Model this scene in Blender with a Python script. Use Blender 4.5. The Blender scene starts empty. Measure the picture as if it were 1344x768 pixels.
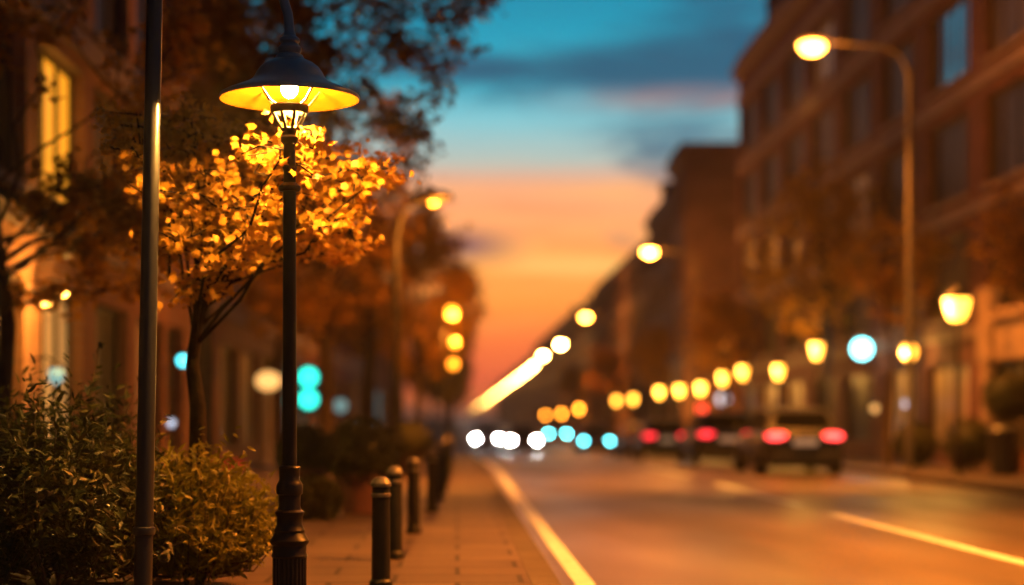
import bpy, math, random
import numpy as np
from mathutils import Vector, Matrix

PI = math.pi
scn = bpy.context.scene
col = scn.collection

# ------------------------------------------------------------------ camera
CAM_H, LENS, FPX = 1.26, 60.0, 2240.0          # FPX: focal length in pixels of a 1344 wide picture
VPX, VPY = 600.0, 548.0                        # where the street's direction meets the picture
cam_d = bpy.data.cameras.new("camera")
cam = bpy.data.objects.new("camera", cam_d)
col.objects.link(cam)
cam.location = (0, 0, CAM_H)
cam.rotation_euler = (PI / 2, 0, 0)
cam_d.lens, cam_d.sensor_width = LENS, 36.0
cam_d.shift_x = (672 - VPX) / 1344
cam_d.shift_y = (VPY - 384) / 1344
cam_d.clip_start, cam_d.clip_end = 0.1, 9000
cam_d.dof.use_dof = True
cam_d.dof.focus_distance = 10.1
cam_d.dof.aperture_fstop = 60 / 102
scn.camera = cam

# ------------------------------------------------------------------ world: dusk sky
wd = bpy.data.worlds.new("World")
scn.world = wd
wd.use_nodes = True
nt = wd.node_tree
nt.nodes.clear()


def lin(r, g, b):
    f = lambda c: (c / 255 / 12.92) if c / 255 <= 0.04045 else ((c / 255 + 0.055) / 1.055) ** 2.4
    return (f(r), f(g), f(b), 1)


def wn(t, **kw):
    n = nt.nodes.new(t)
    for k, v in kw.items():
        setattr(n, k, v)
    return n


def wmath(op, a, b=None, c=None, clamp=False):
    n = nt.nodes.new("ShaderNodeMath")
    n.operation = op
    n.use_clamp = clamp
    for i, v in enumerate((a, b, c)):
        if v is None:
            continue
        if isinstance(v, (int, float)):
            n.inputs[i].default_value = v
        else:
            nt.links.new(v, n.inputs[i])
    return n.outputs[0]


def wmix(fac, a, b, blend="MIX"):
    n = nt.nodes.new("ShaderNodeMix")
    n.data_type, n.blend_type = "RGBA", blend
    for sock, v in ((n.inputs[0], fac), (n.inputs[6], a), (n.inputs[7], b)):
        if isinstance(v, (int, float, tuple)):
            sock.default_value = v
        else:
            nt.links.new(v, sock)
    return n.outputs[2]


def ramp(fac, stops):
    n = nt.nodes.new("ShaderNodeValToRGB")
    cr = n.color_ramp
    while len(cr.elements) < len(stops):
        cr.elements.new(0.5)
    for e, (p, c) in zip(cr.elements, stops):
        e.position, e.color = p, c
    nt.links.new(fac, n.inputs[0])
    return n.outputs[0]


tc = wn("ShaderNodeTexCoord")
sep = wn("ShaderNodeSeparateXYZ")
nt.links.new(tc.outputs["Generated"], sep.inputs[0])
elev = wmath("MULTIPLY", sep.outputs[2], 2.5, clamp=True)          # 0.4 in height -> 1
E = lambda y: min(1, max(0, math.sin(math.atan((548 - y) / 2240)) * 2.5))
glow = ramp(elev, [
    (0.0, lin(238, 120, 40)), (E(500), lin(226, 92, 62)), (E(455), lin(244, 112, 62)), (E(400), lin(255, 150, 66)),
    (E(345), lin(255, 168, 84)), (E(285), lin(252, 166, 108)), (E(246), lin(238, 164, 120)), (E(212), lin(172, 186, 178)),
    (E(160), lin(122, 192, 202)), (E(110), lin(40, 168, 192)), (E(40), lin(2, 148, 178)), (E(-40), lin(4, 124, 156)),
    (0.78, lin(8, 84, 112)), (1.0, lin(18, 62, 84))])
away = ramp(elev, [(0.0, lin(58, 38, 34)), (0.4, lin(36, 38, 46)), (1.0, lin(26, 40, 52))])
facing = wmath("MULTIPLY_ADD", sep.outputs[1], 2.2, -0.95, clamp=True)   # 1 towards the sunset, 0 behind
skyc = wmix(facing, away, glow)
# cloud streaks: flat noise in direction space
mp = wn("ShaderNodeMapping")
mp.inputs["Scale"].default_value = (5.0, 1.0, 24.0)
mp.inputs["Location"].default_value = (0.35, 0, 0.2)
nt.links.new(tc.outputs["Generated"], mp.inputs[0])
nz = wn("ShaderNodeTexNoise")
nz.inputs["Scale"].default_value, nz.inputs["Detail"].default_value, nz.inputs["Roughness"].default_value, nz.inputs["Distortion"].default_value = 1.7, 8, 0.62, 0.5
nt.links.new(mp.outputs[0], nz.inputs["Vector"])


def band(centre, half):
    d = wmath("ABSOLUTE", wmath("SUBTRACT", elev, centre))
    return wmath("SUBTRACT", 1.0, wmath("DIVIDE", d, half), clamp=True)


def soft(v, lo, hi):
    n = nt.nodes.new("ShaderNodeMapRange")
    n.interpolation_type = "SMOOTHSTEP"
    n.inputs[1].default_value, n.inputs[2].default_value = lo, hi
    nt.links.new(v, n.inputs[0])
    return n.outputs[0]


rightness = soft(sep.outputs[0], 0.02, 0.14)
c1 = soft(wmath("MULTIPLY_ADD", band(E(88), 0.085), 0.42, wmath("MULTIPLY_ADD", rightness, 0.26, nz.outputs[0])), 0.68, 1.02)
skyc = wmix(wmath("MULTIPLY", c1, 0.95, clamp=True), skyc, lin(20, 86, 116))
mp2 = wn("ShaderNodeMapping")
mp2.inputs["Scale"].default_value = (7.0, 1.0, 60.0)
mp2.inputs["Location"].default_value = (0.8, 0, 0.6)
nt.links.new(tc.outputs["Generated"], mp2.inputs[0])
nz2 = wn("ShaderNodeTexNoise")
nz2.inputs["Scale"].default_value, nz2.inputs["Detail"].default_value, nz2.inputs["Roughness"].default_value = 1.2, 4, 0.55
nt.links.new(mp2.outputs[0], nz2.inputs["Vector"])
low = band(E(350), 0.16)
st_hi = wmath("MULTIPLY", soft(nz2.outputs[0], 0.5, 0.72), low)
skyc = wmix(wmath("MULTIPLY", st_hi, 0.7), skyc, lin(255, 196, 110))
st_lo = wmath("MULTIPLY", soft(nz2.outputs[0], 0.5, 0.3), low)
skyc = wmix(wmath("MULTIPLY", st_lo, 0.6), skyc, lin(226, 116, 74))
st_up = wmath("MULTIPLY", soft(nz2.outputs[0], 0.55, 0.75), band(E(170), 0.06))
skyc = wmix(wmath("MULTIPLY", st_up, 0.5), skyc, lin(206, 176, 160))
c2 = wmath("MULTIPLY", band(E(134), 0.028), soft(nz.outputs[0], 0.35, 0.6))
c2 = wmath("MULTIPLY", c2, rightness)
skyc = wmix(wmath("MULTIPLY", c2, 0.55), skyc, lin(196, 150, 140))
c3 = wmath("MULTIPLY", band(E(176), 0.03), soft(nz.outputs[0], 0.45, 0.62))
skyc = wmix(wmath("MULTIPLY", wmath("MULTIPLY", c3, rightness), 0.7), skyc, lin(84, 132, 150))
leftness = wmath("MULTIPLY", soft(sep.outputs[0], 0.05, 0.0), soft(sep.outputs[0], -0.05, -0.005))
c4 = wmath("MULTIPLY", band(E(322), 0.035), leftness)
skyc = wmix(wmath("MULTIPLY", c4, 1.1, clamp=True), skyc, lin(120, 84, 96))
bg = wn("ShaderNodeBackground")
bg.inputs[1].default_value = 1.14
nt.links.new(skyc, bg.inputs[0])
SUN_EL, SUN_ROT = math.radians(1.0), math.radians(0)
sky = wn("ShaderNodeTexSky")
sky.sky_type = "NISHITA"
sky.sun_disc = False
sky.sun_elevation, sky.sun_rotation = SUN_EL, SUN_ROT
bg2 = wn("ShaderNodeBackground")
bg2.inputs[1].default_value = 0.004
nt.links.new(sky.outputs[0], bg2.inputs[0])
add = wn("ShaderNodeAddShader")
nt.links.new(bg.outputs[0], add.inputs[0])
nt.links.new(bg2.outputs[0], add.inputs[1])
wo = wn("ShaderNodeOutputWorld")
nt.links.new(add.outputs[0], wo.inputs[0])

# the sun has all but set at the street's end
sun_d = bpy.data.lights.new("sun", "SUN")
sun_d.energy, sun_d.angle, sun_d.color = 0.05, math.radians(0.5), (1, 0.5, 0.25)
sun = bpy.data.objects.new("sun", sun_d)
col.objects.link(sun)
sun.rotation_euler = (-(PI / 2 - SUN_EL), 0, 0)

vs = scn.view_settings
vs.view_transform, vs.look, vs.gamma, vs.exposure, vs.use_curve_mapping = "Standard", "None", 1, 0, False
scn.cycles.use_denoising = True
scn.cycles.denoiser = "OPENIMAGEDENOISE"
scn.cycles.use_adaptive_sampling = False
scn.cycles.max_bounces = 6
scn.cycles.diffuse_bounces = 3
scn.cycles.sample_clamp_indirect = 4
scn.cycles.caustics_reflective = scn.cycles.caustics_refractive = False
scn.cycles.use_light_tree = True

# ------------------------------------------------------------------ helpers
rng = np.random.default_rng(7)
random.seed(7)


def sstep(a, b, x):
    t = min(1, max(0, (x - a) / (b - a)))
    return t * t * (3 - 2 * t)


def gz(Y):                                     # the street sags gently, then climbs again
    return -0.65 * sstep(36, 92, Y) + 0.65 * sstep(170, 420, Y)


PAVE = 0.1                                     # pavement above the road


def XZ(px, py, s):
    return (px - VPX) / s, CAM_H + (VPY - py) / s


class MB:
    def __init__(self):
        self.v, self.f = [], []

    def add(self, vs_, fs_):
        b = len(self.v)
        self.v += [tuple(p) for p in vs_]
        self.f += [tuple(i + b for i in f) for f in fs_]
        return self

    def box(self, x0, x1, y0, y1, z0, z1):
        return self.add([(x0, y0, z0), (x1, y0, z0), (x1, y1, z0), (x0, y1, z0), (x0, y0, z1), (x1, y0, z1), (x1, y1, z1), (x0, y1, z1)],
                        [(0, 3, 2, 1), (4, 5, 6, 7), (0, 1, 5, 4), (1, 2, 6, 5), (2, 3, 7, 6), (3, 0, 4, 7)])

    def lathe(self, prof, c=(0, 0, 0), n=32, cap=True, flute=None):
        vs_, fs_ = [], []
        for r, z in prof:
            for i in range(n):
                a = 2 * PI * i / n
                rr = r * (1 - (flute if (flute and i % 2) else 0))
                vs_.append((c[0] + rr * math.cos(a), c[1] + rr * math.sin(a), c[2] + z))
        for k in range(len(prof) - 1):
            for i in range(n):
                j = (i + 1) % n
                fs_.append((k * n + i, k * n + j, (k + 1) * n + j, (k + 1) * n + i))
        if cap:
            fs_.append(tuple(range(n - 1, -1, -1)))
            fs_.append(tuple((len(prof) - 1) * n + i for i in range(n)))
        return self.add(vs_, fs_)

    def tube(self, pts, rad, n=10, cap=True):
        pts = [Vector(p) for p in pts]
        if isinstance(rad, (int, float)):
            rad = [rad] * len(pts)
        vs_, fs_ = [], []
        up = None
        for k, p in enumerate(pts):
            t = (pts[min(k + 1, len(pts) - 1)] - pts[max(k - 1, 0)]).normalized()
            if up is None:
                up = Vector((0, 0, 1)) if abs(t.z) < 0.9 else Vector((1, 0, 0))
            a = up - t * up.dot(t)
            if a.length < 1e-4:
                a = Vector((0.3, 1, 0.2)) - t * t.dot(Vector((0.3, 1, 0.2)))
            a.normalize()
            up = a
            b = t.cross(a)
            for i in range(n):
                w = 2 * PI * i / n
                vs_.append(p + (a * math.cos(w) + b * math.sin(w)) * rad[k])
        for k in range(len(pts) - 1):
            for i in range(n):
                j = (i + 1) % n
                fs_.append((k * n + i, k * n + j, (k + 1) * n + j, (k + 1) * n + i))
        if cap:
            fs_.append(tuple(range(n - 1, -1, -1)))
            fs_.append(tuple((len(pts) - 1) * n + i for i in range(n)))
        return self.add(vs_, fs_)

    def ball(self, c, r, nu=16, nv=10, sc=(1, 1, 1)):
        prof = []
        vs_, fs_ = [], []
        for k in range(1, nv):
            t = PI * k / nv
            for i in range(nu):
                a = 2 * PI * i / nu
                vs_.append((c[0] + r * sc[0] * math.sin(t) * math.cos(a), c[1] + r * sc[1] * math.sin(t) * math.sin(a), c[2] - r * sc[2] * math.cos(t)))
        for k in range(nv - 2):
            for i in range(nu):
                j = (i + 1) % nu
                fs_.append((k * nu + i, k * nu + j, (k + 1) * nu + j, (k + 1) * nu + i))
        lo = len(vs_)
        vs_ += [(c[0], c[1], c[2] - r * sc[2]), (c[0], c[1], c[2] + r * sc[2])]
        for i in range(nu):
            j = (i + 1) % nu
            fs_.append((lo, j, i))
            fs_.append((lo + 1, (nv - 2) * nu + i, (nv - 2) * nu + j))
        return self.add(vs_, fs_)

    def mesh(self, name, m, smooth=False, angle=None):
        me = bpy.data.meshes.new(name)
        me.from_pydata(self.v, [], self.f)
        me.materials.append(m)
        if smooth:
            me.polygons.foreach_set("use_smooth", [True] * len(me.polygons))
            if angle:
                me.set_sharp_from_angle(angle=math.radians(angle))
        me.update()
        return me

    def build(self, name, m, parent=None, smooth=False, bevel=0.0, angle=40, sub=0, loc=None, rz=0):
        return link(name, self.mesh(name, m, smooth, angle if smooth else None), parent, bevel, sub, loc, rz)


def link(name, me, parent=None, bevel=0.0, sub=0, loc=None, rz=0):
    o = bpy.data.objects.new(name, me)
    col.objects.link(o)
    if parent:
        o.parent = parent
    if loc is not None:
        o.location = loc
    o.rotation_euler.z = rz
    if bevel:
        b = o.modifiers.new("bevel", "BEVEL")
        b.width, b.segments, b.limit_method = bevel, 2, "ANGLE"
    if sub:
        b = o.modifiers.new("smooth", "SUBSURF")
        b.levels = b.render_levels = sub
    return o


def thing(name, label, cat, loc=(0, 0, 0), rz=0, group=None):
    o = bpy.data.objects.new(name, None)
    col.objects.link(o)
    o.empty_display_size = 0.2
    o.location = loc
    o.rotation_euler.z = rz
    o["label"], o["category"] = label, cat
    if group:
        o["group"] = group
    return o


def tag(o, label, cat, group=None):
    o["label"], o["category"] = label, cat
    if group:
        o["group"] = group
    return o


def dup(root, loc, rz=0, label=None, scale=None):
    r = root.copy()
    col.objects.link(r)
    r.location = loc
    r.rotation_euler.z = rz
    if scale:
        r.scale = scale
    if label:
        r["label"] = label

    def rec(src, dst):
        for ch in list(src.children):
            c = ch.copy()
            col.objects.link(c)
            c.parent = dst
            rec(ch, c)
    rec(root, r)
    return r


def structure(o):
    o["kind"] = "structure"
    return o


# ------------------------------------------------------------------ materials
def mat(name, base=(0.2, 0.2, 0.2), rough=0.6, metal=0.0, spec=0.5, noise=None, bump=None, emit=None, estr=0.0, coat=0.0, coords="Object"):
    m = bpy.data.materials.new(name)
    m.use_nodes = True
    t = m.node_tree
    b = t.nodes["Principled BSDF"]
    b.inputs["Base Color"].default_value = (*base, 1)
    b.inputs["Roughness"].default_value = rough
    b.inputs["Metallic"].default_value = metal
    b.inputs["Specular IOR Level"].default_value = spec
    b.inputs["Coat Weight"].default_value = coat
    if noise:                                   # (scale, second colour, [detail])
        tcn = t.nodes.new("ShaderNodeTexCoord")
        n = t.nodes.new("ShaderNodeTexNoise")
        n.inputs["Scale"].default_value = noise[0]
        n.inputs["Detail"].default_value = 6
        t.links.new(tcn.outputs[coords], n.inputs["Vector"])
        r = t.nodes.new("ShaderNodeValToRGB")
        r.color_ramp.elements[0].position, r.color_ramp.elements[1].position = 0.35, 0.68
        r.color_ramp.elements[0].color, r.color_ramp.elements[1].color = (*base, 1), (*noise[1], 1)
        t.links.new(n.outputs[0], r.inputs[0])
        t.links.new(r.outputs[0], b.inputs["Base Color"])
    if bump:                                    # (scale, distance)
        tcn = t.nodes.new("ShaderNodeTexCoord")
        n = t.nodes.new("ShaderNodeTexNoise")
        n.inputs["Scale"].default_value = bump[0]
        n.inputs["Detail"].default_value = 4
        t.links.new(tcn.outputs[coords], n.inputs["Vector"])
        u = t.nodes.new("ShaderNodeBump")
        u.inputs["Distance"].default_value = bump[1]
        t.links.new(n.outputs[0], u.inputs["Height"])
        t.links.new(u.outputs[0], b.inputs["Normal"])
    if emit:
        b.inputs["Emission Color"].default_value = (*emit, 1)
        b.inputs["Emission Strength"].default_value = estr
    return m


def leaf_mat(name, a, b_, c=None, trans=0.35, rough=0.5):
    m = bpy.data.materials.new(name)
    m.use_nodes = True
    t = m.node_tree
    p = t.nodes["Principled BSDF"]
    geo = t.nodes.new("ShaderNodeNewGeometry")
    r = t.nodes.new("ShaderNodeValToRGB")
    cols = [a, b_] + ([c] if c else [])
    while len(r.color_ramp.elements) < len(cols):
        r.color_ramp.elements.new(0.5)
    for i, cc in enumerate(cols):
        r.color_ramp.elements[i].position = i / (len(cols) - 1)
        r.color_ramp.elements[i].color = (*cc, 1)
    t.links.new(geo.outputs["Random Per Island"], r.inputs[0])
    t.links.new(r.outputs[0], p.inputs["Base Color"])
    p.inputs["Roughness"].default_value = rough
    p.inputs["Specular IOR Level"].default_value = 0.35
    tr = t.nodes.new("ShaderNodeBsdfTranslucent")
    t.links.new(r.outputs[0], tr.inputs[0])
    mx = t.nodes.new("ShaderNodeMixShader")
    mx.inputs[0].default_value = trans
    t.links.new(p.outputs[0], mx.inputs[1])
    t.links.new(tr.outputs[0], mx.inputs[2])
    t.links.new(mx.outputs[0], t.nodes["Material Output"].inputs[0])
    return m


def brick_mat(name, c1, c2, mortar, scale=1.0, bw=0.24, bh=0.075, axis="YZ", rough=0.85, msize=0.008):
    m = bpy.data.materials.new(name)
    m.use_nodes = True
    t = m.node_tree
    p = t.nodes["Principled BSDF"]
    p.inputs["Roughness"].default_value = rough
    p.inputs["Specular IOR Level"].default_value = 0.15
    tcn = t.nodes.new("ShaderNodeTexCoord")
    sp = t.nodes.new("ShaderNodeSeparateXYZ")
    t.links.new(tcn.outputs["Object"], sp.inputs[0])
    cb = t.nodes.new("ShaderNodeCombineXYZ")
    if axis == "YZ":
        ad = t.nodes.new("ShaderNodeMath")
        t.links.new(sp.outputs[0], ad.inputs[0])
        t.links.new(sp.outputs[1], ad.inputs[1])
        t.links.new(ad.outputs[0], cb.inputs[0])
        t.links.new(sp.outputs[2], cb.inputs[1])
    else:
        t.links.new(sp.outputs[0], cb.inputs[0])
        t.links.new(sp.outputs[1], cb.inputs[1])
    br = t.nodes.new("ShaderNodeTexBrick")
    br.inputs["Color1"].default_value, br.inputs["Color2"].default_value, br.inputs["Mortar"].default_value = (*c1, 1), (*c2, 1), (*mortar, 1)
    br.inputs["Scale"].default_value = scale
    br.inputs["Brick Width"].default_value, br.inputs["Row Height"].default_value = bw, bh
    br.inputs["Mortar Size"].default_value = msize
    t.links.new(cb.outputs[0], br.inputs["Vector"])
    nzn = t.nodes.new("ShaderNodeTexNoise")
    nzn.inputs["Scale"].default_value, nzn.inputs["Detail"].default_value = 0.9, 6
    t.links.new(tcn.outputs["Object"], nzn.inputs["Vector"])
    mr = t.nodes.new("ShaderNodeMapRange")
    mr.inputs[1].default_value, mr.inputs[2].default_value, mr.inputs[3].default_value, mr.inputs[4].default_value = 0.3, 0.7, 0.7, 1.15
    t.links.new(nzn.outputs[0], mr.inputs[0])
    mx = t.nodes.new("ShaderNodeMix")
    mx.data_type, mx.blend_type = "RGBA", "MULTIPLY"
    mx.inputs[0].default_value = 1
    t.links.new(br.outputs["Color"], mx.inputs[6])
    t.links.new(mr.outputs[0], mx.inputs[7])
    t.links.new(mx.outputs[2], p.inputs["Base Color"])
    bu = t.nodes.new("ShaderNodeBump")
    bu.inputs["Distance"].default_value = 0.006
    bu.invert = True
    t.links.new(br.outputs["Fac"], bu.inputs["Height"])
    t.links.new(bu.outputs[0], p.inputs["Normal"])
    return m


def road_mat():
    m = mat("asphalt", (0.05, 0.046, 0.043), 0.5, spec=0.36)
    t = m.node_tree
    p = t.nodes["Principled BSDF"]
    tcn = t.nodes.new("ShaderNodeTexCoord")
    mpn = t.nodes.new("ShaderNodeMapping")
    mpn.inputs["Scale"].default_value = (1.0, 0.22, 1)
    t.links.new(tcn.outputs["Object"], mpn.inputs[0])
    big = t.nodes.new("ShaderNodeTexNoise")
    big.inputs["Scale"].default_value, big.inputs["Detail"].default_value = 0.5, 2
    t.links.new(mpn.outputs[0], big.inputs["Vector"])
    fine = t.nodes.new("ShaderNodeTexNoise")
    fine.inputs["Scale"].default_value, fine.inputs["Detail"].default_value = 90, 3
    t.links.new(tcn.outputs["Object"], fine.inputs["Vector"])
    r = t.nodes.new("ShaderNodeMapRange")
    r.inputs[1].default_value, r.inputs[2].default_value, r.inputs[3].default_value, r.inputs[4].default_value = 0.3, 0.7, 0.33, 0.6
    t.links.new(big.outputs[0], r.inputs[0])
    t.links.new(r.outputs[0], p.inputs["Roughness"])
    cr = t.nodes.new("ShaderNodeValToRGB")
    cr.color_ramp.elements[0].color, cr.color_ramp.elements[1].color = (0.05, 0.038, 0.027, 1), (0.092, 0.07, 0.05, 1)
    cr.color_ramp.elements[0].position, cr.color_ramp.elements[1].position = 0.3, 0.7
    t.links.new(fine.outputs[0], cr.inputs[0])
    mr2 = t.nodes.new("ShaderNodeMapRange")
    mr2.inputs[1].default_value, mr2.inputs[2].default_value, mr2.inputs[3].default_value, mr2.inputs[4].default_value = 0.3, 0.7, 0.55, 1.35  # broad mottling in the colour stands in for patches of lamplight
    mid = t.nodes.new("ShaderNodeTexNoise")
    mid.inputs["Scale"].default_value, mid.inputs["Detail"].default_value = 0.9, 7
    t.links.new(mpn.outputs[0], mid.inputs["Vector"])
    t.links.new(mid.outputs[0], mr2.inputs[0])
    ml = t.nodes.new("ShaderNodeMix")
    ml.data_type, ml.blend_type = "RGBA", "MULTIPLY"
    ml.inputs[0].default_value = 1
    t.links.new(cr.outputs[0], ml.inputs[6])
    t.links.new(mr2.outputs[0], ml.inputs[7])
    t.links.new(ml.outputs[2], p.inputs["Base Color"])
    bu = t.nodes.new("ShaderNodeBump")
    bu.inputs["Distance"].default_value, bu.inputs["Strength"].default_value = 0.004, 0.35
    t.links.new(fine.outputs[0], bu.inputs["Height"])
    t.links.new(bu.outputs[0], p.inputs["Normal"])
    return m


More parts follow.
